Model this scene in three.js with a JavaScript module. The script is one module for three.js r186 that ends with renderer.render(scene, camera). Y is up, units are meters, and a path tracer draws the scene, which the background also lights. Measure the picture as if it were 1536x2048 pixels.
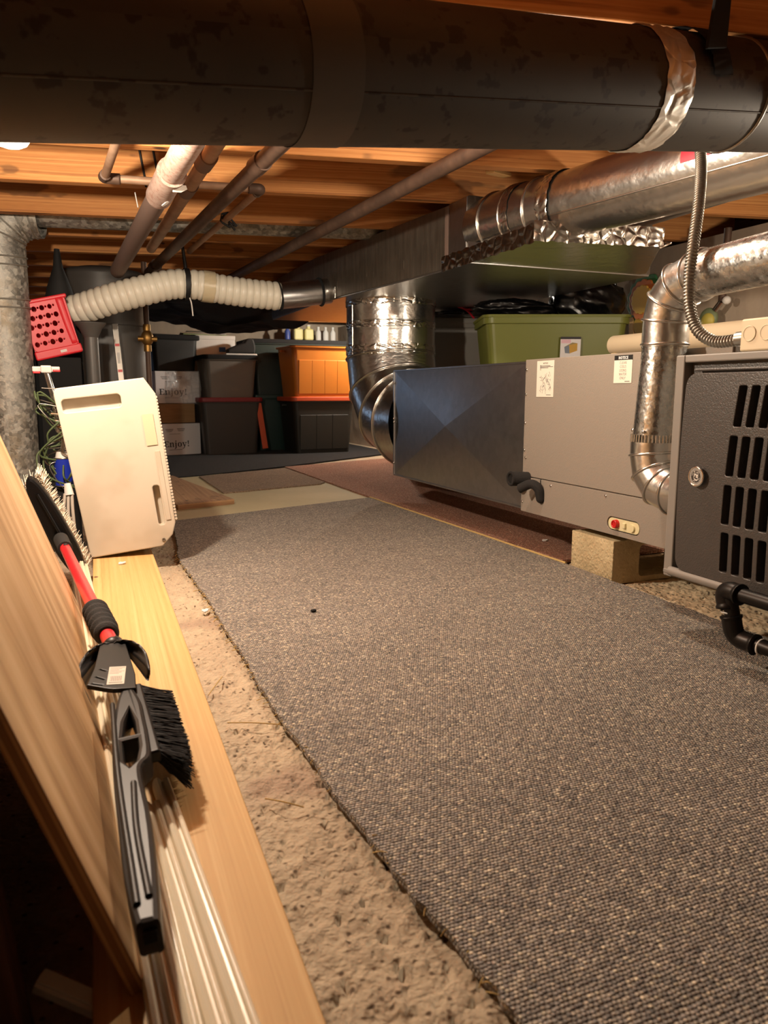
import * as THREE from 'three';
import { RoundedBoxGeometry } from 'three/addons/geometries/RoundedBoxGeometry.js';
import { mergeGeometries, mergeVertices, toCreasedNormals } from 'three/addons/utils/BufferGeometryUtils.js';
import { RectAreaLightUniformsLib } from 'three/addons/lights/RectAreaLightUniformsLib.js';
import { ImprovedNoise } from 'three/addons/math/ImprovedNoise.js';

// ---------- camera, lamps, exposure ----------
const scene = new THREE.Scene();
scene.background = new THREE.Color(0x000000);
const camera = new THREE.PerspectiveCamera(69.36, 0.75, 0.05, 40);
camera.position.set(0, 0.48, 0);
camera.rotation.order = 'YXZ';
camera.rotation.set(-9.2487 * Math.PI / 180, -22.3985 * Math.PI / 180, 0);
camera.focus = 1.9; camera.userData.fStop = 9;
scene.add(camera);
const renderer = new THREE.WebGLRenderer({ antialias: true });
renderer.toneMapping = THREE.LinearToneMapping;
renderer.toneMappingExposure = 1.68;
renderer.shadowMap.enabled = true;
const WARM = new THREE.Color(1.0, 0.84, 0.66);
const LAMP = new THREE.Vector3(-0.098, 0.958, -1.63);       // the bulb that lights the crawl space
const lampLight = new THREE.PointLight(WARM, 3.2, 0, 2);
lampLight.position.copy(LAMP); lampLight.shadow.radius = 1.4; scene.add(lampLight);
const BACK = new THREE.Vector3(2.2, 1.08, -5.36);           // a second bulb far back, behind the wide duct
const backLight = new THREE.PointLight(new THREE.Color(1, 0.92, 0.78), 3.0, 0, 2);
backLight.position.copy(BACK); backLight.shadow.radius = 1.4; scene.add(backLight);

const SIDE = new THREE.Vector3(0.95, 1.065, -1.45);         // a third bulb just under the joists, behind the overhead duct
const sideLight = new THREE.PointLight(WARM, 1.25, 0, 2);
sideLight.position.copy(SIDE); sideLight.shadow.radius = 1.4; scene.add(sideLight);

const WALL = new THREE.Vector3(1.92, 0.84, -1.05);         // a fourth bulb by the right wall, beyond the edge of the view
const wallLight = new THREE.PointLight(WARM, 1.3, 0, 2);
wallLight.position.copy(WALL); wallLight.shadow.radius = 1.4; scene.add(wallLight);
RectAreaLightUniformsLib.init();
const blueFill = new THREE.RectAreaLight(new THREE.Color(0.45, 0.66, 1.0), 1.2, 0.34, 0.4);   // unseen blue source added for the bluish reflection on the supply box
blueFill.position.set(-0.79, 0.56, -6.965); blueFill.rotation.y = Math.PI; scene.add(blueFill);

// ---------- helpers ----------
let seed = 12345;
const rnd = () => { seed = (seed * 1664525 + 1013904223) >>> 0; return seed / 4294967296; };
const rr = (a, b) => a + (b - a) * rnd();
const PI = Math.PI, D2R = PI / 180;
const V = (x, y, z) => new THREE.Vector3(x, y, z);
const used = {};
function numbered(n) { const k = (used[n] = (used[n] || 0) + 1) - 1; return k ? n + '_' + String(k).padStart(3, '0') : n; }
function tag(o, label, category, group, kind) {
  if (label) o.userData.label = label; if (category) o.userData.category = category;
  if (group) o.userData.group = group; if (kind) o.userData.kind = kind; return o;
}
function thing(name, label, category, pos = [0, 0, 0], group, kind) {
  const o = new THREE.Group(); o.name = numbered(name); o.position.set(...pos); scene.add(o);
  return tag(o, label, category, group, kind);
}
function part(parent, name, geo, mat, label) {
  const gs = Array.isArray(geo) ? merge(geo) : geo;
  const m = new THREE.Mesh(gs, mat); m.name = name; parent.add(m);
  if (label) m.userData.label = label; return m;
}
function parts(parent, name, list, mat, label) { list.forEach(g => part(parent, name, g, mat, label)); }
function solo(name, geo, mat, label, category, group, kind) {
  const m = new THREE.Mesh(Array.isArray(geo) ? merge(geo) : geo, mat); m.name = numbered(name); scene.add(m);
  return tag(m, label, category, group, kind);
}
function merge(list) {
  const gs = list.map(g => { g = g.index ? g.toNonIndexed() : g; for (const k of Object.keys(g.attributes)) if (!['position', 'normal', 'uv'].includes(k)) g.deleteAttribute(k); return g; });
  return gs.length > 1 ? mergeGeometries(gs, false) : gs[0];
}
function place(g, x = 0, y = 0, z = 0, rx = 0, ry = 0, rz = 0) {
  if (rx || ry || rz) g.applyMatrix4(new THREE.Matrix4().makeRotationFromEuler(new THREE.Euler(rx, ry, rz, 'YXZ')));
  g.translate(x, y, z); return g;
}
// uv in metres, projected along each face's main axis (scale s; swap puts the long grain along y or z)
function uvBox(g, s = 1, grain = 'x', off = 0) {
  g = g.index ? g.toNonIndexed() : g; g.computeVertexNormals();
  const p = g.attributes.position, uv = new Float32Array(p.count * 2), a = V(), b = V(), c = V();
  for (let i = 0; i < p.count; i += 3) {
    a.fromBufferAttribute(p, i); b.fromBufferAttribute(p, i + 1); c.fromBufferAttribute(p, i + 2);
    const n = b.clone().sub(a).cross(c.clone().sub(a)), ax = Math.abs(n.x), ay = Math.abs(n.y), az = Math.abs(n.z);
    const ds = ax >= ay && ax >= az ? ['z', 'y'] : ay >= az ? ['x', 'z'] : ['x', 'y'];
    const [u, v] = ds[1] === grain ? [ds[1], ds[0]] : ds;
    [a, b, c].forEach((q, k) => { uv[(i + k) * 2] = q[u] * s + off; uv[(i + k) * 2 + 1] = q[v] * s + off * 0.37; });
  }
  g.setAttribute('uv', new THREE.BufferAttribute(uv, 2)); return g;
}
function box(w, h, d, x = 0, y = 0, z = 0, r = 0, rx = 0, ry = 0, rz = 0, uvs = 1, grain = 'x', off = 0) {
  let g = r > 0 ? new RoundedBoxGeometry(w, h, d, 2, Math.min(r, w / 2.01, h / 2.01, d / 2.01)) : new THREE.BoxGeometry(w, h, d);
  const keep = r > 0 ? (g.index ? g.toNonIndexed() : g).attributes.normal.clone() : null;
  g = uvBox(g, uvs, grain, off); if (keep) g.setAttribute('normal', keep);
  return place(g, x, y, z, rx, ry, rz);
}
function cyl(a, b, r, r2 = r, seg = 20, caps = true) {
  const d = b.clone().sub(a), L = d.length(), g = new THREE.CylinderGeometry(r2, r, L, seg, 1, !caps);
  const uv = g.attributes.uv; for (let i = 0; i < uv.count; i++) uv.setXY(i, uv.getX(i) * 2 * PI * r, uv.getY(i) * L);
  g.applyQuaternion(new THREE.Quaternion().setFromUnitVectors(V(0, 1, 0), d.normalize()));
  const m = a.clone().add(b).multiplyScalar(0.5); return g.translate(m.x, m.y, m.z);
}
function curve(pts, closed = false) { return new THREE.CatmullRomCurve3(pts.map(p => p.isVector3 ? p : V(...p)), closed, 'centripetal'); }
function tube(pts, r, n = 40, seg = 8, closed = false) {
  const c = curve(pts, closed), L = c.getLength(), g = new THREE.TubeGeometry(c, n, r, seg, closed), uv = g.attributes.uv;
  for (let i = 0; i < uv.count; i++) uv.setXY(i, uv.getX(i) * L, uv.getY(i) * 2 * PI * r); return g;
}
// sweep with a radius that varies along the way: rf(s, length)
function sweep(pts, n, rf, seg = 16, caps = true) {
  const c = curve(pts), L = c.getLength(), fr = c.computeFrenetFrames(n, false), pos = [], uv = [], idx = [];
  for (let i = 0; i <= n; i++) {
    const p = c.getPointAt(i / n), r = rf(i / n * L, L);
    for (let j = 0; j <= seg; j++) {
      const a = j / seg * 2 * PI, q = p.clone().addScaledVector(fr.normals[i], Math.cos(a) * r).addScaledVector(fr.binormals[i], Math.sin(a) * r);
      pos.push(q.x, q.y, q.z); uv.push(i / n * L, j / seg * 2 * PI * r);
    }
  }
  for (let i = 0; i < n; i++) for (let j = 0; j < seg; j++) { const a = i * (seg + 1) + j, b = a + seg + 1; idx.push(a, a + 1, b, b, a + 1, b + 1); }
  if (caps) for (const i of [0, n]) { const k = pos.length / 3, p = c.getPointAt(i / n); pos.push(p.x, p.y, p.z); uv.push(0, 0); for (let j = 0; j < seg; j++) { const a = i * (seg + 1) + j; i ? idx.push(k, a, a + 1) : idx.push(k, a + 1, a); } }
  const g = new THREE.BufferGeometry(); g.setAttribute('position', new THREE.Float32BufferAttribute(pos, 3)); g.setAttribute('uv', new THREE.Float32BufferAttribute(uv, 2));
  g.setIndex(idx); g.computeVertexNormals(); return g;
}
// mitred round sheet-metal duct along a polyline: one geometry per gore, and the ring of points at each mitre
function mitre(pts, R, seg = 40) {
  const P = pts.map(p => p.isVector3 ? p : V(...p)), T = [];
  for (let i = 0; i < P.length - 1; i++) T.push(P[i + 1].clone().sub(P[i]).normalize());
  let u = Math.abs(T[0].y) < 0.8 ? V(0, 1, 0) : V(1, 0, 0); u.addScaledVector(T[0], -u.dot(T[0])).normalize();
  const rings = []; let prevT = T[0];
  const start = []; { const w = T[0].clone().cross(u); for (let j = 0; j <= seg; j++) { const a = j / seg * 2 * PI; start.push(P[0].clone().addScaledVector(u, Math.cos(a) * R).addScaledVector(w, Math.sin(a) * R)); } }
  rings.push(start);
  for (let i = 0; i < T.length; i++) {
    const n = i + 1 < T.length ? T[i].clone().add(T[i + 1]).normalize() : T[i].clone(), last = rings[i];
    rings.push(last.map(q => { const t = P[i + 1].clone().sub(q).dot(n) / T[i].dot(n); return q.clone().addScaledVector(T[i], t); }));
  }
  const gores = []; let s = 0;
  for (let i = 0; i < T.length; i++) {
    const pos = [], uv = [], nor = [], idx = [], L = P[i].distanceTo(P[i + 1]);
    for (const e of [0, 1]) for (let j = 0; j <= seg; j++) {
      const q = rings[i + e][j], nn = q.clone().sub(P[i]); nn.addScaledVector(T[i], -nn.dot(T[i])).normalize();
      pos.push(q.x, q.y, q.z); nor.push(nn.x, nn.y, nn.z); uv.push(s + e * L, j / seg * 2 * PI * R);
    }
    for (let j = 0; j < seg; j++) { const a = j, b = j + seg + 1; idx.push(a, a + 1, b, b, a + 1, b + 1); }
    const g = new THREE.BufferGeometry(); g.setAttribute('position', new THREE.Float32BufferAttribute(pos, 3)); g.setAttribute('normal', new THREE.Float32BufferAttribute(nor, 3)); g.setAttribute('uv', new THREE.Float32BufferAttribute(uv, 2)); g.setIndex(idx);
    gores.push(g); s += L;
  }
  return { gores, rings };
}
function bead(ring, r = 0.004) {
  const c = V(); ring.slice(0, -1).forEach(q => c.add(q)); c.multiplyScalar(1 / (ring.length - 1));
  const pts = ring.slice(0, -1).map(q => q.clone().sub(c).multiplyScalar(1 + r * 0.35 / q.distanceTo(c)).add(c));
  return new THREE.TubeGeometry(new THREE.CatmullRomCurve3(pts, true), 48, r, 6, true);
}
function ringAt(c, axis, R, r) {   // a raised band or bead around a duct
  const g = new THREE.TorusGeometry(R, r, 8, 40); g.applyQuaternion(new THREE.Quaternion().setFromUnitVectors(V(0, 0, 1), axis.clone().normalize())); return g.translate(c.x, c.y, c.z);
}
// wrinkled strip of foil tape round a duct
function tapeBand(c, axis, R, w, wrinkle = 0.004, seg = 72, rows = 8, a0 = 0, a1 = 2 * PI, sd = 1) {
  const A = axis.clone().normalize(), u = Math.abs(A.y) < 0.8 ? V(0, 1, 0) : V(1, 0, 0); u.addScaledVector(A, -u.dot(A)).normalize(); const w2 = A.clone().cross(u);
  const pos = [], uv = [], idx = [];
  for (let i = 0; i <= rows; i++) for (let j = 0; j <= seg; j++) {
    const a = a0 + (a1 - a0) * j / seg, k = (i / rows - 0.5) * w + wrinkle * 1.2 * N3(j * 0.35, i * 0.2, sd + 7);
    const rad = R + 0.0012 + wrinkle * Math.abs(N3(j * 0.55, i * 0.6, sd)) * (i === 0 || i === rows ? 0.5 : 1);
    const q = c.clone().addScaledVector(A, k).addScaledVector(u, Math.cos(a) * rad).addScaledVector(w2, Math.sin(a) * rad);
    pos.push(q.x, q.y, q.z); uv.push(k, a * R);
  }
  for (let i = 0; i < rows; i++) for (let j = 0; j < seg; j++) { const a = i * (seg + 1) + j, b = a + seg + 1; idx.push(a, a + 1, b, b, a + 1, b + 1); }
  const g = new THREE.BufferGeometry(); g.setAttribute('position', new THREE.Float32BufferAttribute(pos, 3)); g.setAttribute('uv', new THREE.Float32BufferAttribute(uv, 2)); g.setIndex(idx); g.computeVertexNormals(); return g;
}
const perlin = new ImprovedNoise();
const N3 = (x, y, z) => perlin.noise(x, y, z);
function shapeOf(pts) { return new THREE.Shape(pts.map(p => new THREE.Vector2(p[0], p[1]))); }
function extrude(shape, depth, bevel = 0, curveSegments = 12) {
  return new THREE.ExtrudeGeometry(shape, { depth, bevelEnabled: bevel > 0, bevelThickness: bevel, bevelSize: bevel, bevelOffset: -bevel, bevelSegments: 2, curveSegments });
}
function roundRect(x, y, w, h, r, S = THREE.Shape) {
  const s = new S(); s.moveTo(x + r, y); s.lineTo(x + w - r, y); s.absarc(x + w - r, y + r, r, -PI / 2, 0); s.lineTo(x + w, y + h - r); s.absarc(x + w - r, y + h - r, r, 0, PI / 2);
  s.lineTo(x + r, y + h); s.absarc(x + r, y + h - r, r, PI / 2, PI); s.lineTo(x, y + r); s.absarc(x + r, y + r, r, PI, 1.5 * PI); return s;
}
// tub with tapered walls, rounded corners, rim and hollow inside: w,d at the top
function tubGeo(w, d, h, taper = 0.88, r = 0.04, wall = 0.006, ribs = 0) {
  const base = roundRect(-w / 2, -d / 2, w, d, r).getPoints(6).filter((p, i, L) => i === 0 || p.distanceTo(L[i - 1]) > 1e-5); if (base[0].distanceTo(base[base.length - 1]) < 1e-5) base.pop();
  const ring = (sx, sz, y, rad, out) => base.map(p => V(p.x * sx * (1 + out / (w / 2)), y, p.y * sz * (1 + out / (d / 2))));
  const prof = [[taper, 0.004, 0], [taper, 0, 0.0], [taper + (1 - taper) * 0.5, h * 0.5, 0], [1, h * 0.97, 0], [1, h * 0.97, 0.012], [1, h, 0.014], [1, h, -wall], [taper, 0.02, -wall]];
  const rings = prof.map(([s, y, o]) => ring(s, s, y, r, o)), n = rings[0].length, pos = [], idx = [];
  rings.forEach(R => R.forEach(q => pos.push(q.x, q.y, q.z)));
  for (let i = 0; i < rings.length - 1; i++) for (let j = 0; j < n; j++) { const a = i * n + j, b = i * n + (j + 1) % n; idx.push(a, a + n, b, b, a + n, b + n); }
  for (const [i, f] of [[1, 1], [rings.length - 1, 0]]) { const k = pos.length / 3; pos.push(0, prof[i][1], 0); for (let j = 0; j < n; j++) { const a = i * n + j, b = i * n + (j + 1) % n; f ? idx.push(k, a, b) : idx.push(k, b, a); } }
  let g = new THREE.BufferGeometry(); g.setAttribute('position', new THREE.Float32BufferAttribute(pos, 3)); g.setIndex(idx); g = toCreasedNormals(g, 0.6);
  const nn = g.attributes.normal.clone(); g = uvBox(g); g.setAttribute('normal', nn); return g;
}
function lidGeo(w, d, t = 0.025, r = 0.045) {
  const g = extrude(roundRect(-w / 2, -d / 2, w, d, r), t, 0.006); g.rotateX(-PI / 2); return uvSmooth(g);
}
function uvSmooth(g) { g = toCreasedNormals(g, 0.36); const nn = g.attributes.normal.clone(); g = uvBox(g); g.setAttribute('normal', nn); return g; }
// ---------- procedural materials ----------
function hash(x, y, s) { let h = (x * 374761393 + y * 668265263 + s * 974634541) | 0; h = Math.imul(h ^ (h >>> 13), 1274126177); h ^= h >>> 16; return (h >>> 0) / 4294967296; }
function vn(x, y, px, py, s) {      // tileable value noise with periods px, py
  const xi = Math.floor(x), yi = Math.floor(y), fx = x - xi, fy = y - yi, sx = fx * fx * (3 - 2 * fx), sy = fy * fy * (3 - 2 * fy);
  const m = (a, p) => ((a % p) + p) % p, h = (i, j) => hash(m(xi + i, px), m(yi + j, py), s);
  return (h(0, 0) * (1 - sx) + h(1, 0) * sx) * (1 - sy) + (h(0, 1) * (1 - sx) + h(1, 1) * sx) * sy;
}
function fbm(u, v, px, py, s, oct = 4) { let a = 0.5, t = 0, n = 0; for (let o = 0; o < oct; o++) { t += a * vn(u * px, v * py, px, py, s + o * 17); n += a; a *= 0.5; px *= 2; py *= 2; } return t / n; }
function cells(u, v, p, s) {        // tileable Voronoi: distance to nearest, its id, gap to the second
  const x = u * p, y = v * p, xi = Math.floor(x), yi = Math.floor(y); let d1 = 9, d2 = 9, id = 0; const m = a => ((a % p) + p) % p;
  for (let j = -1; j <= 1; j++) for (let i = -1; i <= 1; i++) { const a = m(xi + i), b = m(yi + j), dx = xi + i + hash(a, b, s) - x, dy = yi + j + hash(a, b, s + 5) - y, d = dx * dx + dy * dy; if (d < d1) { d2 = d1; d1 = d; id = hash(a, b, s + 9); } else if (d < d2) d2 = d; }
  return [Math.sqrt(d1), id, Math.sqrt(d2) - Math.sqrt(d1)];
}
function tex(w, h, fn, srgb, su = 1, sv = su) {
  const a = new Uint8Array(w * h * 4);
  for (let y = 0; y < h; y++) for (let x = 0; x < w; x++) { const c = fn((x + 0.5) / w, (y + 0.5) / h), k = (y * w + x) * 4, f = typeof c === 'number'; for (let i = 0; i < 3; i++) a[k + i] = Math.max(0, Math.min(255, (f ? c : c[i]) * 255)); a[k + 3] = 255; }
  const t = new THREE.DataTexture(a, w, h, THREE.RGBAFormat); t.wrapS = t.wrapT = THREE.RepeatWrapping; t.magFilter = THREE.LinearFilter; t.minFilter = THREE.LinearMipmapLinearFilter; t.generateMipmaps = true;
  if (srgb) t.colorSpace = THREE.SRGBColorSpace; t.repeat.set(1 / su, 1 / sv); t.needsUpdate = true; return t;
}
const mixc = (a, b, t) => [a[0] + (b[0] - a[0]) * t, a[1] + (b[1] - a[1]) * t, a[2] + (b[2] - a[2]) * t];
const sm = (a, b, x) => { const t = Math.max(0, Math.min(1, (x - a) / (b - a))); return t * t * (3 - 2 * t); };
const hex = h => [((h >> 16) & 255) / 255, ((h >> 8) & 255) / 255, (h & 255) / 255];
function std(o) { return new THREE.MeshStandardMaterial(o); }
function phys(o) { return new THREE.MeshPhysicalMaterial(o); }

// sawn timber: grain along u
function woodTex(base, dark, light, s, { grain = 60, knots = 3, stain = 0, cath = 0, su = 1, sv = 0.25, w = 1024, h = 512 } = {}) {
  const kn = []; for (let i = 0; i < knots; i++) kn.push([hash(i, 1, s), hash(i, 2, s), 0.006 + 0.010 * hash(i, 3, s)]);
  return tex(w, h, (u, v) => {
    let vv = v + 0.03 * (fbm(u, v, 3, 2, s + 3, 3) - 0.5), dk = 0;
    for (const [ku, kv, kr] of kn) { let du = Math.abs(u - ku); du = Math.min(du, 1 - du) * su; let dv = (v - kv) * sv; dv -= Math.round(dv / sv) * sv; const d = Math.sqrt(du * du * 0.35 + dv * dv); vv += 0.02 * Math.exp(-d / (kr * 2)) * Math.sign(dv); dk = Math.max(dk, 1 - sm(kr * 0.4, kr, d)); }
    let g = cath ? 0.5 + 0.5 * Math.sin(2 * PI * (7 * fbm(u, v, 1, 2, s + 31, 2) * cath + 0.25 * fbm(u, v, 6, 20, s + 33, 2) + v * 3)) : vn(u * 2, vv * grain, 2, grain, s);
    g = cath ? 0.18 + g * 0.42 + 0.14 * vn(u * 3, vv * 50, 3, 50, s + 2) + 0.16 * vn(u * 40, v * 200, 40, 200, s + 4) : g * 0.55 + 0.3 * vn(u * 4, vv * grain * 3, 4, grain * 3, s + 2) + 0.15 * vn(u * 60, v * 200, 60, 200, s + 4);
    let c = mixc(light, base, sm(0.15, 0.6, g)); c = mixc(c, dark, sm(0.55, 0.95, g) * 0.55);
    c = mixc(c, dark.map(x => x * 0.5), dk * 0.8);
    if (stain) { const q = fbm(u, v, 9, 6, s + 50, 4); c = mixc(c, dark.map(x => x * 0.35), sm(0.68, 0.76, q) * stain); }
    return c;
  }, true, su, sv);
}
const M = {};
{
  const jt = woodTex(hex(0xb87a40), hex(0x7a4822), hex(0xca9052), 11, { stain: 0.35, knots: 2, grain: 90, su: 1.6, sv: 0.35 });
  M.joist = std({ map: jt, roughness: 0.72, bumpMap: jt, bumpScale: 0.0006 });
  M.subfloor = std({ map: woodTex(hex(0x9a5a30), hex(0x5a2c16), hex(0xb07240), 21, { stain: 0.3, su: 1.2, sv: 0.4, w: 512, h: 256 }), roughness: 0.8 });
  M.beam = std({ map: woodTex(hex(0x5a4433), hex(0x33251a), hex(0x6c5440), 23, { su: 1.2, sv: 0.4, w: 512, h: 256 }), roughness: 0.85 });
  const pt = woodTex(hex(0xc49c62), hex(0xa87c46), hex(0xcfab74), 31, { grain: 34, knots: 1, su: 1.9, sv: 0.2 });
  M.pine = std({ map: pt, roughness: 0.6, bumpMap: pt, bumpScale: 0.0003 });
  M.ply = std({ map: woodTex(hex(0xc09c6e), hex(0x86623a), hex(0xd2b288), 44, { cath: 1.0, knots: 2, su: 0.9, sv: 0.5, h: 1024 }), roughness: 0.65 });
  M.plyEdge = std({ map: tex(64, 128, (u, v) => mixc(hex(0x8a6038), hex(0xc79a66), (Math.floor(v * 5) % 2) * 0.7 + 0.3 * vn(u * 8, v * 60, 8, 60, 3)), true, 0.1, 0.012), roughness: 0.8 });
  M.darkWood = std({ map: woodTex(hex(0x4a2a1c), hex(0x24120a), hex(0x5c3826), 47, { su: 1, sv: 0.3, w: 512, h: 256 }), roughness: 0.8 });
}
M.concrete = std({ map: tex(1024, 1024, (u, v) => {
  const a = fbm(u, v, 6, 6, 61, 5), b = fbm(u, v, 60, 60, 67, 3), p = cells(u, v, 70, 71); let c = mixc(hex(0x988872), hex(0xbcab90), a * 0.7 + b * 0.5 - 0.1);
  c = mixc(c, hex(0x877060), sm(0.55, 0.75, fbm(u, v, 5, 5, 77, 3)) * 0.5); if (p[1] > 0.9) c = mixc(c, hex(0x5b4a38), 1 - sm(0.1, 0.32, p[0])); return c; }, true, 0.7),
  bumpMap: tex(1024, 1024, (u, v) => 0.55 * fbm(u, v, 40, 40, 63, 4) + 0.45 * fbm(u, v, 150, 150, 65, 2), false, 0.7), bumpScale: 0.006, roughness: 0.95 });
M.litFloor = std({ map: tex(512, 512, (u, v) => { const a = fbm(u, v, 6, 6, 261, 5), p = cells(u, v, 46, 271); let c = mixc(hex(0xb8a486), hex(0xd8c7a6), a * 0.9 + 0.2 * fbm(u, v, 60, 60, 263, 2) - 0.1); if (p[1] > 0.86) c = mixc(c, hex(0x3a3026), 1 - sm(0.1, 0.34, p[0])); return c; }, true, 0.5), bumpMap: tex(512, 512, (u, v) => fbm(u, v, 50, 50, 265, 4), false, 0.5), bumpScale: 0.005, roughness: 0.95 });  // floor colour made paler to stand in for light by the furnace
M.smoothSlab = std({ map: tex(512, 512, (u, v) => mixc(hex(0xa89c78), hex(0xc4b894), fbm(u, v, 4, 4, 281, 5) * 0.9 + 0.15 * fbm(u, v, 80, 80, 283, 2)), true, 0.9), roughness: 0.8 });
M.wall = std({ map: tex(512, 512, (u, v) => { const a = fbm(u, v, 5, 3, 81, 5), s = fbm(u, v, 24, 4, 83, 3); return mixc(hex(0x8f8072), hex(0xc2b09a), a * 0.7 + s * 0.45 - 0.1); }, true, 1.2),
  bumpMap: tex(512, 512, (u, v) => fbm(u, v, 12, 12, 85, 5), false, 1.2), bumpScale: 0.008, roughness: 0.95 });
M.block = std({ map: tex(512, 512, (u, v) => mixc(hex(0x9c8a68), hex(0xd6c6a0), fbm(u, v, 5, 5, 91, 5) * 0.8 + 0.25 * fbm(u, v, 60, 60, 93, 2)), true, 0.3),
  bumpMap: tex(512, 512, (u, v) => fbm(u, v, 50, 50, 95, 4), false, 0.3), bumpScale: 0.003, roughness: 0.95 });
// loop-pile carpet: one cell per loop
function carpetTex(n, cols, s, tile, px = 1024) {
  const colour = tex(px, px, (u, v) => {
    const y = v * n, j = Math.floor(y), x = u * n + (j % 2) * 0.5, i = ((Math.floor(x) % n) + n) % n, fx = x - Math.floor(x) - 0.5 + 0.36 * (hash(i, j, s + 11) - 0.5), fy = y - j - 0.5 + 0.36 * (hash(i, j, s + 12) - 0.5), r = hash(i, j, s), q = hash(i, j, s + 3);
    let k = 0; while (k < cols.length - 1 && r > cols[k][1]) k++; let c = hex(cols[k][0]); const sh = 0.85 + 0.3 * q + 0.1 * (fbm(u, v, 4, 4, s + 8, 3) - 0.5); c = c.map(x => x * sh);
    return mixc(c, c.map(x => x * 0.68), sm(0.34, 0.64, Math.sqrt(fx * fx * 0.8 + fy * fy))); }, true, tile);
  const bump = tex(px, px, (u, v) => { const y = v * n, j = Math.floor(y), x = u * n + (j % 2) * 0.5, i = Math.floor(x) % n, fx = x - Math.floor(x) - 0.5 + 0.36 * (hash(i, j, s + 11) - 0.5), fy = y - j - 0.5 + 0.36 * (hash(i, j, s + 12) - 0.5); return Math.max(0, 1 - 3.2 * (fx * fx + fy * fy)) * (0.6 + 0.4 * hash(i, j, s + 6)); }, false, tile);
  return [colour, bump];
}
{
  const [c, b] = carpetTex(128, [[0x8a837c, 0.38], [0x999085, 0.68], [0xa89d8e, 0.88], [0x75706c, 0.94], [0xc4b8a2, 1]], 101, 0.54);
  M.carpet = std({ map: c, bumpMap: b, bumpScale: 0.003, roughness: 1 });
  const [c2, b2] = carpetTex(128, [[0xa3725c, 0.35], [0xb1826a, 0.65], [0x8c6250, 0.85], [0xbe9c84, 1]], 111, 0.5, 512);
  M.redRug = std({ map: c2, bumpMap: b2, bumpScale: 0.003, roughness: 1 });
  const [c3, b3] = carpetTex(128, [[0x1b1b1d, 0.5], [0x232326, 0.8], [0x141416, 1]], 121, 0.5, 512);
  M.blackRug = std({ map: c3, bumpMap: b3, bumpScale: 0.003, roughness: 1 });
  const [c4, b4] = carpetTex(128, [[0x98806a, 0.4], [0xa58d74, 0.7], [0x87705c, 1]], 131, 0.5, 512);
  M.tanRug = std({ map: c4, bumpMap: b4, bumpScale: 0.003, roughness: 1 });
}
M.binding = std({ color: 0xb89c62, roughness: 0.9 });
// zinc: crystals
const spangle = (p, s, lo, hi) => (u, v) => { const a = cells(u, v, p, s), b = cells(u, v, p * 2, s + 40); return lo + (hi - lo) * (0.6 * a[1] + 0.25 * b[1] + 0.15 * fbm(u, v, 5, 5, s + 2, 3)); };
M.galvOld = std({ map: tex(512, 512, (u, v) => { const k = spangle(34, 141, 0.42, 0.82)(u, v); return mixc([k, k * 0.98, k * 0.93], hex(0x7a6a52), sm(0.6, 0.8, fbm(u, v, 4, 4, 149, 4)) * 0.6); }, true, 0.5), roughnessMap: tex(512, 512, spangle(34, 141, 0.45, 0.75), false, 0.5), roughness: 1, metalness: 0.75, bumpMap: tex(512, 512, spangle(34, 141, 0.2, 0.8), false, 0.5), bumpScale: 0.0012 });
M.galv = std({ map: tex(512, 512, (u, v) => { const k = spangle(26, 151, 0.66, 0.71)(u, v); return [k, k, k]; }, true, 0.6), roughnessMap: tex(512, 512, spangle(26, 155, 0.32, 0.36), false, 0.6), roughness: 1, metalness: 1 });
M.shiny = std({ color: 0xcdcbc6, roughness: 0.27, metalness: 1, bumpMap: tex(512, 512, (u, v) => 0.8 * fbm(u, v, 3, 5, 161, 3) + 0.2 * fbm(u, v, 30, 30, 163, 3), false, 0.5), bumpScale: 0.004 });
M.bead = std({ color: 0xcfccc6, roughness: 0.25, metalness: 1 });
M.flue = std({ map: tex(512, 512, (u, v) => { const k = 0.66 + 0.10 * fbm(u, v, 4, 10, 171, 4) + 0.06 * cells(u, v, 60, 173)[1]; return mixc([k, k, k * 0.98], hex(0xa08a70), sm(0.56, 0.75, fbm(u, v, 3, 4, 177, 4)) * 0.25); }, true, 0.5), roughnessMap: tex(512, 512, spangle(60, 175, 0.2, 0.36), false, 0.5), roughness: 1, metalness: 1, bumpMap: tex(512, 512, (u, v) => fbm(u, v, 40, 40, 179, 3), false, 0.5), bumpScale: 0.0012 });
M.foil = std({ color: 0xd8d4cc, roughness: 0.24, metalness: 1, bumpMap: tex(512, 512, (u, v) => { const a = cells(u, v, 7, 181); return 0.7 * sm(0, 0.5, a[2]) + 0.3 * fbm(u, v, 6, 6, 183, 3); }, false, 0.25), bumpScale: 0.0025 });
M.trunk = std({ map: tex(512, 512, (u, v) => { const k = 0.40 + 0.10 * fbm(u, v, 60, 4, 191, 3) + 0.08 * fbm(u, v, 5, 5, 192, 3); const c = [k, k * 0.93, k * 0.84]; return vn(u * 70, v * 5, 70, 5, 195) > 0.965 ? c.map(x => Math.min(1, x * 1.5)) : c; }, true, 0.6), metalness: 0.85, roughnessMap: tex(256, 256, (u, v) => 0.36 + 0.2 * fbm(u, v, 20, 10, 197, 3), false, 0.6), roughness: 1, bumpMap: tex(512, 512, (u, v) => fbm(u, v, 50, 6, 198, 3) * 0.5 + 0.5 * fbm(u, v, 6, 6, 199, 3), false, 0.6), bumpScale: 0.003 });
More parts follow.
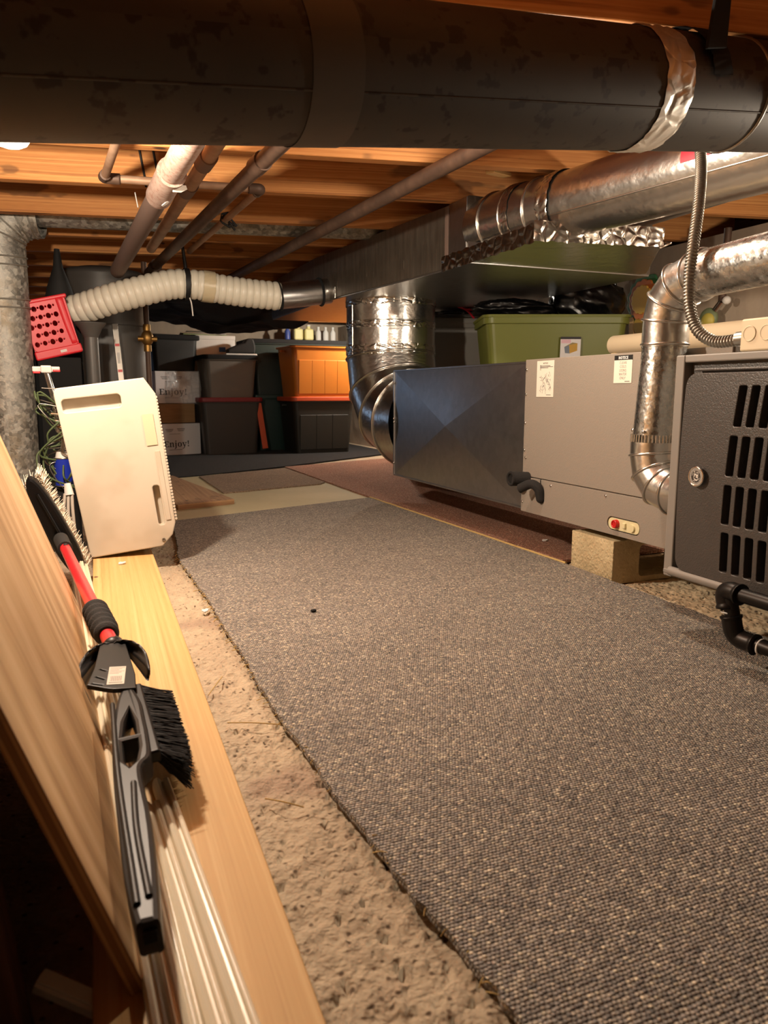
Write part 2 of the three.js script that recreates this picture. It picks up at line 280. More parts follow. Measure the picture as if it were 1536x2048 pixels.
M.oldDuct = std({ map: tex(1024, 512, (u, v) => { let c = mixc(hex(0x332e29), hex(0x4a433a), fbm(u, v, 6, 4, 201, 4)); const q = fbm(u, v, 44, 30, 203, 4); c = mixc(c, hex(0x221712), sm(0.6, 0.7, q) * 0.8); return c; }, true, 1.0, 0.63), metalness: 0.35, roughness: 0.6 });
M.foilDark = std({ color: 0x8b8278, roughness: 0.26, metalness: 1, bumpMap: M.foil.bumpMap, bumpScale: 0.0025 });
M.foilDull = std({ color: 0xdedbd4, roughness: 0.42, metalness: 0.9, bumpMap: M.foil.bumpMap, bumpScale: 0.0025 });
M.oldTape = std({ color: 0x4c453d, roughness: 0.6, metalness: 0.3 });
M.beige = std({ color: 0x8d8479, roughness: 0.55, bumpMap: tex(256, 256, (u, v) => fbm(u, v, 60, 60, 211, 2), false, 0.15), bumpScale: 0.0003 });
M.doorGrey = std({ color: 0x4a4643, roughness: 0.42, metalness: 0.25, bumpMap: tex(256, 256, (u, v) => fbm(u, v, 60, 60, 213, 2), false, 0.1), bumpScale: 0.0004 });
M.frameGrey = std({ color: 0x86817a, roughness: 0.5 });
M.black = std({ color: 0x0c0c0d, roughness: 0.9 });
M.void = std({ color: 0x050505, roughness: 1 });
M.rubber = std({ color: 0x1b1a19, roughness: 0.75 });
M.foam = std({ color: 0x1e1c1b, roughness: 0.9, bumpMap: tex(128, 128, (u, v) => fbm(u, v, 40, 40, 217, 2), false, 0.04), bumpScale: 0.0008 });
M.blackPlastic = phys({ specularIntensity: 0.55, color: 0x0b0a0b, roughness: 0.42 });
M.greyPlastic = phys({ specularIntensity: 0.5, color: 0x24211f, roughness: 0.42 });
M.redPaint = phys({ color: 0xd3242b, roughness: 0.35, clearcoat: 0.4, clearcoatRoughness: 0.3 });
M.redPlastic = std({ color: 0xd32430, roughness: 0.42 });
M.cream = std({ map: tex(512, 512, (u, v) => mixc(hex(0xc0b6a5), hex(0xb1a592), sm(0.5, 0.75, fbm(u, v, 5, 5, 221, 4)) * 0.7), true, 0.6), roughness: 0.5 });
M.tapeClear = phys({ color: 0xcabb9c, roughness: 0.3, clearcoat: 0.5 });
M.flex = std({ color: 0xdcd5c4, roughness: 0.38 });
M.trimWhite = std({ map: tex(256, 256, (u, v) => mixc(hex(0xe6dcc6), hex(0xd6c8aa), fbm(u, v, 3, 20, 225, 4)), true, 0.5, 0.1), roughness: 0.28 });
M.bristleCream = std({ color: 0xe0d2bd, roughness: 0.85 });
M.bristleBlack = std({ color: 0x0b0a0a, roughness: 0.8 });
M.chrome = std({ color: 0xd8d6d2, roughness: 0.12, metalness: 1 });
M.steel = std({ color: 0x9a968f, roughness: 0.35, metalness: 1 });
M.brass = std({ color: 0xa07b45, roughness: 0.45, metalness: 0.9 });
M.ironPipe = std({ color: 0x2b2826, roughness: 0.4, metalness: 0.8 });
M.darkPipe = std({ map: tex(256, 256, (u, v) => mixc(hex(0x4c3a30), hex(0x6d5546), fbm(u, v, 10, 10, 231, 4)), true, 0.3), roughness: 0.6, metalness: 0.3 });
M.copperPipe = std({ map: tex(256, 256, (u, v) => mixc(hex(0x8b6a52), hex(0xb4947a), fbm(u, v, 8, 8, 233, 4)), true, 0.3), roughness: 0.55, metalness: 0.25 });
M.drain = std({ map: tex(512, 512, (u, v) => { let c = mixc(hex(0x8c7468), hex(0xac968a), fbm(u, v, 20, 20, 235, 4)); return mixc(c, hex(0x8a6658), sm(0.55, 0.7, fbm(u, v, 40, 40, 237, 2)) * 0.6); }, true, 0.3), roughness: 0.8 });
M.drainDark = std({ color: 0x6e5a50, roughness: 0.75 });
M.orange = std({ color: 0xc07428, roughness: 0.4 });
M.orangeLid = std({ color: 0xc4502a, roughness: 0.45 });
M.green = std({ color: 0x6a6f2c, roughness: 0.45 });
M.darkGreen = std({ color: 0x17251f, roughness: 0.5 });
M.teal = std({ color: 0x12302b, roughness: 0.5 });
M.charcoalTote = std({ color: 0x26241f, roughness: 0.5 });
M.greyTote = std({ color: 0x8d8982, roughness: 0.5 });
M.greyTank = std({ color: 0x55524f, roughness: 0.45, metalness: 0.1 });
M.clearBin = phys({ color: 0x7c746b, roughness: 0.45, transmission: 0.35, thickness: 0 });
M.clearBin2 = phys({ color: 0x443e3a, roughness: 0.5, transmission: 0.3, thickness: 0 });
M.darkBin = std({ color: 0x0d0f0e, roughness: 0.6 });
M.brightCard = std({ color: 0xefece6, roughness: 0.6 });
M.whiteBox = std({ color: 0xd2d0d0, roughness: 0.85 });
M.cardboard = std({ map: tex(128, 128, (u, v) => mixc(hex(0x8b6a46), hex(0x9d7a54), fbm(u, v, 4, 40, 241, 3)), true, 0.3), roughness: 0.9 });
M.bag = phys({ color: 0x0b0a0b, roughness: 0.3, clearcoat: 0.3, clearcoatRoughness: 0.3 });
M.navy = std({ color: 0x0a0e1a, roughness: 0.7 });
M.pvc = std({ color: 0xb5a58a, roughness: 0.45 });
M.jbox = std({ color: 0xcdbb9c, roughness: 0.5, metalness: 0.1 });
M.conduit = std({ color: 0x9c968c, roughness: 0.38, metalness: 0.9 });
M.addedBlueGlow = std({ color: 0x223044, emissive: new THREE.Color(0.45, 0.66, 1.0), emissiveIntensity: 0.7, roughness: 0.3 });
M.white = std({ color: 0xd8d5cf, roughness: 0.6 });
M.yellowJug = std({ color: 0xe8dc9a, roughness: 0.5 });
M.blueCan = std({ color: 0x1a2f9e, roughness: 0.35 });
M.cordGreen = std({ color: 0x4d5c3a, roughness: 0.6 });
M.cordGrey = std({ color: 0x8d857a, roughness: 0.6 });
M.wireBlack = std({ color: 0x111011, roughness: 0.6 });
M.plastic = std({ color: 0xb8b5b0, roughness: 0.3 });
M.lampGlow = std({ color: 0xffffff, emissive: new THREE.Color(1, 0.88, 0.7), emissiveIntensity: 6, roughness: 0.5 });

// flat print on labels, drawn in their own pixels
function print(w, h, draw, roughness = 0.55) {
  const c = document.createElement('canvas'); c.width = w; c.height = h; const g = c.getContext('2d'); draw(g, w, h);
  const t = new THREE.CanvasTexture(c); t.colorSpace = THREE.SRGBColorSpace; t.anisotropy = 8; return std({ map: t, roughness });
}
function label(parent, name, w, h, x, y, z, mat, text) {   // a sticker lying on a +z face; uv over its front
  const g = new THREE.BoxGeometry(w, h, 0.0008); g.translate(x, y, z + 0.0005); const m = new THREE.Mesh(g, mat); m.name = name; parent.add(m); if (text) m.userData.label = text; return m;
}
// ---------- the room ----------
const YAW = -11.5 * D2R;
{ // floor: rough concrete, finely modelled where it shows bare near the camera
  const lines = (segs) => { const a = [segs[0][0]]; for (const [s, e, st] of segs) { const n = Math.max(1, Math.round((e - s) / st)); for (let i = 1; i <= n; i++) a.push(s + (e - s) * i / n); } return a; };
  const xs = lines([[-1.8, 0.06, 0.12], [0.06, 0.34, 0.004], [0.34, 1.12, 0.06], [1.12, 1.46, 0.006], [1.46, 2.6, 0.15]]);
  const zs = lines([[-7.0, -2.4, 0.15], [-2.4, -0.3, 0.0055], [-0.3, 1.2, 0.15]]);
  const pos = [], uv = [], idx = [], idx2 = [], W = xs.length;
  for (const z of zs) for (const x of xs) {
    const fine = z > -2.45 && z < -0.28 && ((x > 0.05 && x < 0.35) || (x > 1.1 && x < 1.47));
    let y = -0.004;
    if (fine) {
      y += 0.004 * N3(x * 9, 3, z * 9) + 0.004 * N3(x * 38, 9, z * 38) + 0.0028 * N3(x * 95, 5, z * 95);
      const pit = N3(x * 105, 21, z * 85); if (pit > 0.42) y -= 0.008 * sm(0.42, 0.55, pit);
      const peb = N3(x * 60, 41, z * 60); if (peb > 0.42) y += 0.004 * sm(0.42, 0.55, peb);
    }
    pos.push(x, y, z); uv.push(x, z);
  }
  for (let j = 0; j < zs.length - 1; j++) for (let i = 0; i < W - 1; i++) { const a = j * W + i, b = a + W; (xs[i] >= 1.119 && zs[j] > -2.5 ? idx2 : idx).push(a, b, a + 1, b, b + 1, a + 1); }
  const mk = ix => { const g = new THREE.BufferGeometry(); g.setAttribute('position', new THREE.Float32BufferAttribute(pos, 3)); g.setAttribute('uv', new THREE.Float32BufferAttribute(uv, 2)); g.setIndex(ix); g.computeVertexNormals(); return g; }, g = mk(idx);
  const f = thing('floor', 'rough bare concrete crawl space floor', null, [0, 0, 0], null, 'structure'); part(f, 'concrete_surface', g, M.concrete); part(f, 'lit_floor_surface', mk(idx2), M.litFloor, 'pitted floor by the furnace, coloured paler to look lit'); part(f, 'smooth_slab', box(0.98, 0.006, 1.72, 0.72, -0.002, -3.52), M.smoothSlab, 'smooth olive beige slab beyond the carpet runner');
  part(f, 'slab', box(4.6, 0.2, 8.4, 0.3, -0.135, -2.9), M.concrete);
}
{ // ceiling: joists and the boards nailed over them
  const c = thing('ceiling', 'open ceiling of orange timber joists under the floor boards', null, [0, 1.11, 0], null, 'structure'); c.rotation.y = YAW;
  const fs = [0.75, 0.34, -0.06, -0.47, -0.88, -1.29, -1.70, -2.13, -2.525, -2.965, -3.36, -3.735, -4.14, -4.55, -4.96, -5.37, -5.78, -6.19, -6.6, -7.0];
  fs.forEach((f, i) => part(c, 'joist', box(5.6, 0.14, 0.04, 0.4, 0.07, f - 0.02, 0.003, 0, 0, 0, 1, 'x', i * 0.31), M.joist));
  for (let i = 0; i < 40; i++) part(c, 'subfloor_board', box(0.137, 0.02, 9.2, -2.2 + i * 0.14, 0.151 + 0.001 * (i % 3), -3.0, 0, 0, 0, 0, 1, 'z', i * 0.23), M.subfloor);
  part(c, 'floor_above', box(6.4, 0.05, 9.6, 0.4, 0.19, -3.0), M.darkWood);
}
{
  const w = thing('wall_right', 'rough grey brown concrete foundation wall with timber sill', null, [0, 0, 0], null, 'structure');
  part(w, 'foundation', box(0.3, 1.3, 8.4, 2.55, 0.445, -2.9, 0, 0, 0, 0, 1, 'z'), M.wall);
  part(w, 'sill_plate', box(0.14, 0.04, 8.4, 2.62, 1.115, -2.9, 0.003, 0, 0, 0, 1, 'z'), M.beam);
  part(w, 'rim_board', box(0.04, 0.24, 8.4, 2.66, 1.25, -2.9, 0, 0, 0, 0, 1, 'z'), M.beam);
  const wb = thing('wall_back', 'far pale concrete wall behind the stored totes', null, [0, 0, 0], null, 'structure'); part(wb, 'foundation', box(4.6, 1.6, 0.2, 0.3, 0.6, -7.1), M.wall);
  const wl = thing('wall_left', 'dark concrete foundation wall', null, [0, 0, 0], null, 'structure'); part(wl, 'foundation', box(0.2, 1.6, 8.4, -1.9, 0.6, -2.9), M.wall);
  const wf = thing('wall_front', 'dark concrete wall behind the viewer', null, [0, 0, 0], null, 'structure'); part(wf, 'foundation', box(4.6, 1.6, 0.2, 0.3, 0.6, 1.25), M.wall);
}
{
  const w = thing('added_window_1', 'unseen glowing blue pane added in the far wall for its reflection', null, [-0.79, 0.56, -6.99], null, 'structure');  // added out of view to give the sheet metal a blue reflection
  part(w, 'pane', box(0.34, 0.4, 0.01, 0, 0, 0.005), M.addedBlueGlow); parts(w, 'frame', [box(0.42, 0.04, 0.05, 0, 0.22, 0.0), box(0.42, 0.04, 0.05, 0, -0.22, 0.0), box(0.04, 0.48, 0.05, -0.19, 0, 0.0), box(0.04, 0.48, 0.05, 0.19, 0, 0.0)], M.beam);
}
// ---------- floor coverings ----------
function carpetGeo(outline, t, rag, bow = 0.002) {   // outline in x,z; the cut edge is ragged
  const pts = [], n = outline.length;
  for (let i = 0; i < n; i++) {
    const a = outline[i], b = outline[(i + 1) % n], L = Math.hypot(b[0] - a[0], b[1] - a[1]), k = Math.max(1, Math.round(L / 0.012)), r = a[2] === 0 ? 0 : rag;
    const nx = (b[1] - a[1]) / L, nz = -(b[0] - a[0]) / L;
    for (let j = 0; j < k; j++) { const e = j === 0 ? 0 : r * (0.7 * N3((a[0] + (b[0] - a[0]) * j / k) * 60, i * 3.3, (a[1] + (b[1] - a[1]) * j / k) * 60) + 0.9 * N3(j * 0.07, i, 2) + 0.4 * (rnd() - 0.5)); pts.push([a[0] + (b[0] - a[0]) * j / k + nx * e, -(a[1] + (b[1] - a[1]) * j / k + nz * e)]); }
  }
  const g = extrude(shapeOf(pts), t, 0); g.rotateX(-PI / 2); return uvBox(g);
}
{
  const c = thing('carpet_runner', 'long dark grey loop-pile carpet runner down the middle of the floor', 'carpet', [0, 0, 0]);
  const out = [[0.296, -2.765], [0.275, -2.45], [0.243, -2.10], [0.252, -1.7], [0.247, -1.05], [0.262, -0.614], [0.282, -0.422], [0.30, -0.2], [0.30, 0.6], [1.24, 0.6], [1.24, -0.6], [1.205, -0.98], [1.222, -1.65], [1.193, -3.06, 0]];
  part(c, 'pile', place(carpetGeo(out, 0.009, 0.006), 0, 0.003, 0), M.carpet);
  const fr = [];   // loose threads along the cut edge
  for (let i = 0; i < 90; i++) { const z = -2.2 + 1.85 * i / 90 + rr(-0.01, 0.01), x = z < -1.05 ? 0.25 : 0.25 + (z + 1.05) * 0.05; const l = rr(0.006, 0.02), a = rr(-1.4, 1.4); fr.push(tube([[x + 0.006, 0.008, z], [x - l * 0.5 * Math.cos(a), 0.009 + rr(0, 0.004), z + l * 0.5 * Math.sin(a)], [x - l * Math.cos(a), 0.006, z + l * Math.sin(a) + rr(-0.004, 0.004)]], 0.0007, 5, 4)); }
  tag(part(c, 'loose_threads', fr, M.binding), null, null, null, 'stuff');
  const e = []; for (let i = 0; i < 24; i++) { const t0 = i / 24, t1 = (i + 1) / 24, p = t => V(1.193 + 0.029 * t + 0.003 * N3(t * 14, 1, 2), 0.013, -3.06 + 1.41 * t); e.push(cyl(p(t0), p(t1), 0.0035, 0.0035, 6)); }
  part(c, 'edge_cord', e, M.binding, 'pale cord along the far right edge');
}
solo('rug', place(carpetGeo([[1.205, -4.58], [1.215, -1.70], [1.75, -1.70], [2.30, -1.70], [2.30, -5.0]], 0.008, 0.004), 0, 0.0, 0), M.redRug, 'reddish brown carpet strip on the floor under the sheet-metal box', 'rug');
solo('rug', place(carpetGeo([[0.62, -4.25], [1.19, -4.52], [1.195, -3.72], [1.15, -3.66], [0.62, -3.50]], 0.007, 0.003), 0, 0, 0), M.tanRug, 'small taupe carpet piece on bare concrete left of the reddish strip', 'rug');
solo('rug', place(carpetGeo([[-1.5, -7.0], [-1.5, -4.0], [0.2, -4.15], [0.62, -4.30], [1.2, -4.62], [2.3, -5.35], [2.3, -7.0]], 0.006, 0.003), 0, 0, 0), M.blackRug, 'black carpet at the far end under boxes and totes', 'rug');
{
  const p = thing('plywood_scrap', 'flat brown board scrap with torn dark edge on the floor right of cooler', 'board', [0, 0, 0]);
  const pts = [[0.28, -4.1], [0.47, -4.2], [0.555, -3.57], [0.605, -3.16], [0.36, -3.08], [0.28, -3.3]];
  const g = extrude(shapeOf(pts.map(q => [q[0], -q[1]])), 0.018, 0.002); g.rotateX(-PI / 2); part(p, 'board_face', place(uvBox(g, 1, 'z'), 0, 0.003, 0), std({ map: woodTex(hex(0x9a7654), hex(0x6a4a32), hex(0xab8862), 48, { w: 256, h: 256, stain: 0.2 }), roughness: 0.85 }));
}
// ---------- timber, mouldings, plywood on the left ----------
{
  const b = thing('timber_board', 'pale pine board lying flat along the concrete on the left', 'board', [0.077, 0, -1.25]); b.rotation.y = -1.2 * D2R;
  part(b, 'plank', box(0.155, 0.036, 2.1, 0, 0.02, 0.0, 0.002, 0, 0, 0, 1, 'z'), M.pine);
}
{
  const profile = [[[-0.009, 0], [0.009, 0], [0.009, 0.011], [0.0078, 0.0125], [0.004, 0.0125], [0.003, 0.0095], [0.001, 0.009], [-0.001, 0.0125], [-0.004, 0.0145], [-0.007, 0.013], [-0.009, 0.009]], [[-0.0075, 0], [0.0075, 0], [0.0075, 0.007], [0.005, 0.007], [0.0045, 0.012], [0.002, 0.014], [-0.001, 0.012], [-0.002, 0.008], [-0.005, 0.0085], [-0.0075, 0.006]]];
  const specs = [ // near x, far x, near z, far z, y, profile, label
    [0.0875, 0.062, -0.36, -0.81, 0.0385, 0, 'short cream moulding nearest the bare top of the pine board'],
    [0.069, 0.047, -0.36, -0.765, 0.0385, 0, 'cream moulding second from the bare pine board, ending under the brush'],
    [0.051, -0.006, -0.36, -2.0, 0.0385, 1, 'long cream moulding running out under the scraper handle'],
    [0.034, -0.026, -0.36, -1.95, 0.0385, 0, 'long cream moulding close along the plywood foot'],
    [0.044, -0.016, -0.40, -1.98, 0.052, 1, 'cream moulding lying on top of the two long ones'],
  ];
  for (const [xn, xf, zn, zf, y, k, l] of specs) {
    const L = Math.hypot(xn - xf, zn - zf), o = thing('moulding_strip', l, 'moulding', [xn, y, zn]); o.rotation.y = Math.atan2(xn - xf, zn - zf) ;
    const g = extrude(shapeOf(profile[k]), L, 0); g.translate(0, 0, -L); part(o, 'strip', uvBox(g, 1, 'z'), M.trimWhite);
    part(o, 'bead', cyl(V(0.006, 0.0115, -L + 0.002), V(0.006, 0.0115, -0.002), 0.0016, 0.0016, 8), M.trimWhite);
  }
}
{
  const p = thing('plywood_sheet', 'leaning plywood sheet with cathedral grain at the lower left', 'plywood', [0.022, 0.04, -0.52]); p.rotation.set(0, 0, 18.5 * D2R); p.rotation.order = 'YXZ'; p.rotation.y = 1.9 * D2R;
  part(p, 'face', box(0.012, 0.62, 1.02, -0.006, 0.31, -0.51, 0.001, 0, 0, 0, 1, 'y', 0.3), M.ply);
  part(p, 'cut_edge', box(0.0118, 0.618, 0.0015, -0.006, 0.31, 0.0005, 0, 0, 0, 0, 1, 'y'), M.plyEdge);
  const q = thing('wood_scrap', 'dark offcut of wood in the shade behind the plywood', 'wood', [-0.10, 0, -0.52]); part(q, 'block', box(0.04, 0.5, 0.04, 0, 0.25, 0, 0.003, 0, 0, 6 * D2R, 1, 'y'), M.darkWood);
  const s = thing('white_strip', 'pale strip lying in the dark corner below the plywood', 'strip', [-0.024, 0.036, -0.538]); s.rotation.set(0.1, -0.55, -20 * D2R, 'YXZ'); part(s, 'slat', box(0.066, 0.004, 0.012, 0, 0, 0, 0.001), M.white); part(s, 'lip', box(0.066, 0.008, 0.003, 0, -0.004, 0.007, 0.001), M.white);
  const k = thing('dark_box', 'black box added to darken the corner behind the plywood', 'box', [-0.30, 0, -0.75]); part(k, 'box', box(0.34, 0.30, 0.9, 0, 0.15, 0, 0.004), M.black);  // black box added so the corner behind the sheet stays dark
}
for (const [x, y, z, r, l] of [[0.085, 0.0385, -1.99, 0.3, 'white paint chip on the pine board just before the cooler'], [0.235, 0.003, -1.60, 0.9, 'white paint chip on concrete beside the carpet edge'], [1.36, 0.008, -1.95, 0.1, 'pale chip on the reddish carpet strip']]) {
  const s = shapeOf([[-0.010, -0.004], [-0.002, -0.007], [0.009, -0.004], [0.011, 0.002], [0.003, 0.003], [-0.001, 0.008], [-0.007, 0.005]]), g = extrude(s, 0.0018, 0.0006); g.rotateX(-PI / 2);
  const m = solo('paint_chip', place(g, 0, 0, 0, 0.12, r, 0.1), M.white, l, 'chip'); m.position.set(x, y + 0.002, z);
}
for (const [x0, z0, x1, z1, l] of [[0.175, -1.02, 0.245, -0.985, 'thin straw on the concrete reaching toward the carpet edge'], [0.165, -1.13, 0.20, -1.20, 'short straw on the concrete beyond the longer one'], [0.178, -0.80, 0.215, -0.765, 'bent straw on concrete close to the pine board']]) { const o = thing('straw', l, 'straw', [0, 0, 0]); part(o, 'stalk', tube([[x0, 0.006, z0], [(x0 + x1) / 2, 0.009, (z0 + z1) / 2 + 0.004], [x1, 0.006, z1]], 0.0009, 10, 5), M.binding); }
{ const m = solo('debris_crumb', new THREE.DodecahedronGeometry(0.005, 1).scale(1.4, 0.7, 1), M.black, 'tiny black crumb on the grey carpet runner', 'crumb'); m.position.set(0.445, 0.0155, -1.477); }
// ---------- cooler on its end ----------
{
  const W = 0.222, H = 0.455, Dp = 0.27, c = thing('cooler', 'cream plastic cooler standing on its end on the pine board', 'cooler', [0.012, 0.0405, -2.085]); c.rotation.set(0.0, -4 * D2R, 6.5 * D2R, 'YXZ');
  const s = new THREE.Shape(); s.moveTo(0.010, 0); s.lineTo(W - 0.035, 0); s.lineTo(W - 0.004, 0.028); s.lineTo(W + 0.008, 0.06); s.lineTo(W + 0.012, H - 0.045); s.lineTo(W - 0.012, H); s.lineTo(-0.002, H - 0.004); s.quadraticCurveTo(-0.014, H - 0.006, -0.014, H - 0.022); s.lineTo(0.0, 0.012); s.quadraticCurveTo(0.001, 0, 0.010, 0);
  s.holes.push(roundRect(0.0, H - 0.068, 0.145, 0.034, 0.010, THREE.Path), roundRect(W - 0.036, 0.060, 0.017, 0.108, 0.006, THREE.Path));
  const body = uvSmooth(extrude(s, 0.024, 0.0028)); body.translate(0, 0, -0.0235); part(c, 'front_face', body, M.cream);
  const s2 = new THREE.Shape(); s2.moveTo(0.014, 0.004); s2.lineTo(W - 0.036, 0.004); s2.lineTo(W + 0.003, 0.06); s2.lineTo(W + 0.007, H - 0.045); s2.lineTo(W - 0.016, H - 0.006); s2.lineTo(-0.006, H - 0.010); s2.lineTo(0.004, 0.012); s2.closePath();
  const b2 = uvSmooth(extrude(s2, Dp, 0.004)); b2.translate(0, 0, -0.028 - Dp); part(c, 'body', b2, M.cream);
  parts(c, 'recess_floor', [box(0.15, 0.040, 0.004, 0.069, H - 0.051, -0.024), box(0.019, 0.11, 0.004, W - 0.0275, 0.114, -0.024)], M.cream);
  // sloped lip inside the long recess
  part(c, 'handle_lip', box(0.140, 0.004, 0.020, 0.069, H - 0.0665, -0.010, 0.001, 0.35), M.cream);
  part(c, 'side_panel', box(0.012, 0.19, 0.002, W - 0.008, 0.165, 0.0045, 0.0008), M.cream);
  const ribs = []; for (let i = 0; i < 40; i++) ribs.push(cyl(V(W + 0.0115, 0.07 + i * 0.0085, -0.016), V(W + 0.0115, 0.07 + i * 0.0085, 0.0015), 0.0034, 0.0034, 8));
  tag(part(c, 'edge_ribs', ribs, M.cream), null, null, null, 'stuff');
  part(c, 'tape_piece', box(0.028, 0.083, 0.0006, W - 0.018, H - 0.137, 0.0054), M.tapeClear, 'strip of yellowed tape');
  part(c, 'hinge_hole', place(new THREE.TorusGeometry(0.0035, 0.0014, 8, 16), W - 0.030, 0.018, 0.005), std({ color: 0x6b6152, roughness: 0.7 }));
}
// ---------- snow broom ----------
{
  const b = thing('snow_broom', 'snow broom with red pole, black foam grip and cream bristles on the plywood foot', 'snow broom', [0, 0, 0]);
  const A = V(0.030, 0.100, -1.135), B = V(-0.056, 0.128, -1.945), at = t => A.clone().lerp(B, t), ax = B.clone().sub(A).normalize();
  part(b, 'pole', [cyl(at(0.0), at(0.95), 0.0115, 0.0115, 24)], M.redPaint, 'glossy red pole');
  const g0 = at(0.075), g1 = at(0.26), gl = g0.distanceTo(g1);
  part(b, 'foam_grip', sweep([g0, at(0.17), g1], 90, (s, L) => (0.0195 + 0.0022 * Math.sin(s / L * 2 * PI * 6)) * Math.min(1, 0.72 + 4 * Math.min(s, L - s) / 0.05 * 0.28), 24), M.foam);
  part(b, 'collar', [cyl(at(0.86), at(0.97), 0.0155, 0.017, 20), cyl(at(0.845), at(0.862), 0.0165, 0.0165, 20)], M.rubber);
  part(b, 'lock_button', new THREE.SphereGeometry(0.005, 12, 8).scale(1, 0.6, 1).translate(at(0.83).x, at(0.83).y + 0.0115, at(0.83).z), M.rubber);
  // head, standing across the pole
  const hd = new THREE.Group(); hd.name = 'brush_head'; b.add(hd); hd.position.copy(B); hd.rotation.set(0.10, 0, 22 * D2R, 'YXZ');
  const sh = new THREE.Shape(); sh.moveTo(0, -0.112); sh.bezierCurveTo(0.024, -0.11, 0.030, -0.05, 0.028, 0.0); sh.bezierCurveTo(0.028, 0.08, 0.022, 0.16, 0.004, 0.162); sh.bezierCurveTo(-0.020, 0.162, -0.026, 0.08, -0.026, 0); sh.bezierCurveTo(-0.026, -0.06, -0.018, -0.11, 0, -0.112);
  const hg = extrude(sh, 0.022, 0.007); hg.translate(0, 0, -0.02); part(hd, 'head_back', uvSmooth(hg), M.blackPlastic);
  part(hd, 'head_rib', tube([[0.004, -0.1, 0.010], [0.006, 0, 0.013], [0.003, 0.12, 0.009]], 0.004, 16, 8), M.blackPlastic);
  const br = []; for (let i = 0; i < 900; i++) { const t = rnd(), y = -0.102 + 0.262 * t, side = i % 3 === 0 ? 0 : 1, x = side ? rr(0.012, 0.026) : rr(-0.02, 0.02), lx = side ? rr(0.004, 0.015) : rr(-0.004, 0.006), ly = y > 0.13 ? rr(0.003, 0.014) : rr(-0.004, 0.004); br.push(cyl(V(x, y, -0.018), V(x + lx, y + ly, -0.018 - rr(0.03, 0.06)), 0.0010, 0.0005, 4, false)); }
  tag(part(hd, 'bristles', br, M.bristleCream), null, null, null, 'stuff');
  // ice scraper hood at the near end
  const hood = new THREE.Group(); hood.name = 'scraper_hood'; b.add(hood); hood.position.copy(A); hood.rotation.set(-0.16, -0.05, 0.08, 'YXZ');
  const pos = [], idx = [], NA = 44, NR = 14; // flared half cone opening towards the viewer, with a toothed rim
  for (const off of [0, -0.003]) for (let i = 0; i <= NR; i++) for (let j = 0; j <= NA; j++) {
    const a = -0.62 * PI + 1.24 * PI * j / NA, t = i / NR, top = Math.max(0, Math.cos(a)), len = 0.135 - 0.105 * Math.pow(top, 0.55) + (i === NR ? 0.0035 * Math.sin(j * 2.0) : 0);
    const r = 0.013 + 0.034 * Math.pow(t, 0.8) * (0.45 + 0.55 * Math.abs(Math.sin(a))) + off;
    pos.push(Math.sin(a) * r, Math.cos(a) * r * (Math.cos(a) > 0 ? 0.8 : 1.2) - 0.012 * t, -0.012 + t * len);
  }
  const S = (NR + 1) * (NA + 1);
  for (const k of [0, 1]) for (let i = 0; i < NR; i++) for (let j = 0; j < NA; j++) { const a = k * S + i * (NA + 1) + j, c = a + NA + 1; k ? idx.push(a, c, a + 1, c, c + 1, a + 1) : idx.push(a, a + 1, c, c, a + 1, c + 1); }
  for (let j = 0; j < NA; j++) { const a = NR * (NA + 1) + j; idx.push(a, a + 1, a + S, a + S, a + 1, a + 1 + S); }
  for (let i = 0; i < NR; i++) for (const j of [0, NA]) { const a = i * (NA + 1) + j, c = a + NA + 1; idx.push(a, c, a + S, c, c + S, a + S); }
  const g = new THREE.BufferGeometry(); g.setAttribute('position', new THREE.Float32BufferAttribute(pos, 3)); g.setIndex(idx); g.computeVertexNormals(); g.setAttribute('uv', new THREE.Float32BufferAttribute(new Float32Array(pos.length / 3 * 2), 2));
  part(hood, 'hood_shell', g, M.blackPlastic);
  part(hood, 'socket', [cyl(V(0, 0, -0.035), V(0, 0, 0.004), 0.0145, 0.0165, 20), new THREE.SphereGeometry(0.015, 16, 10).translate(0, 0.004, 0.004)], M.blackPlastic);
}
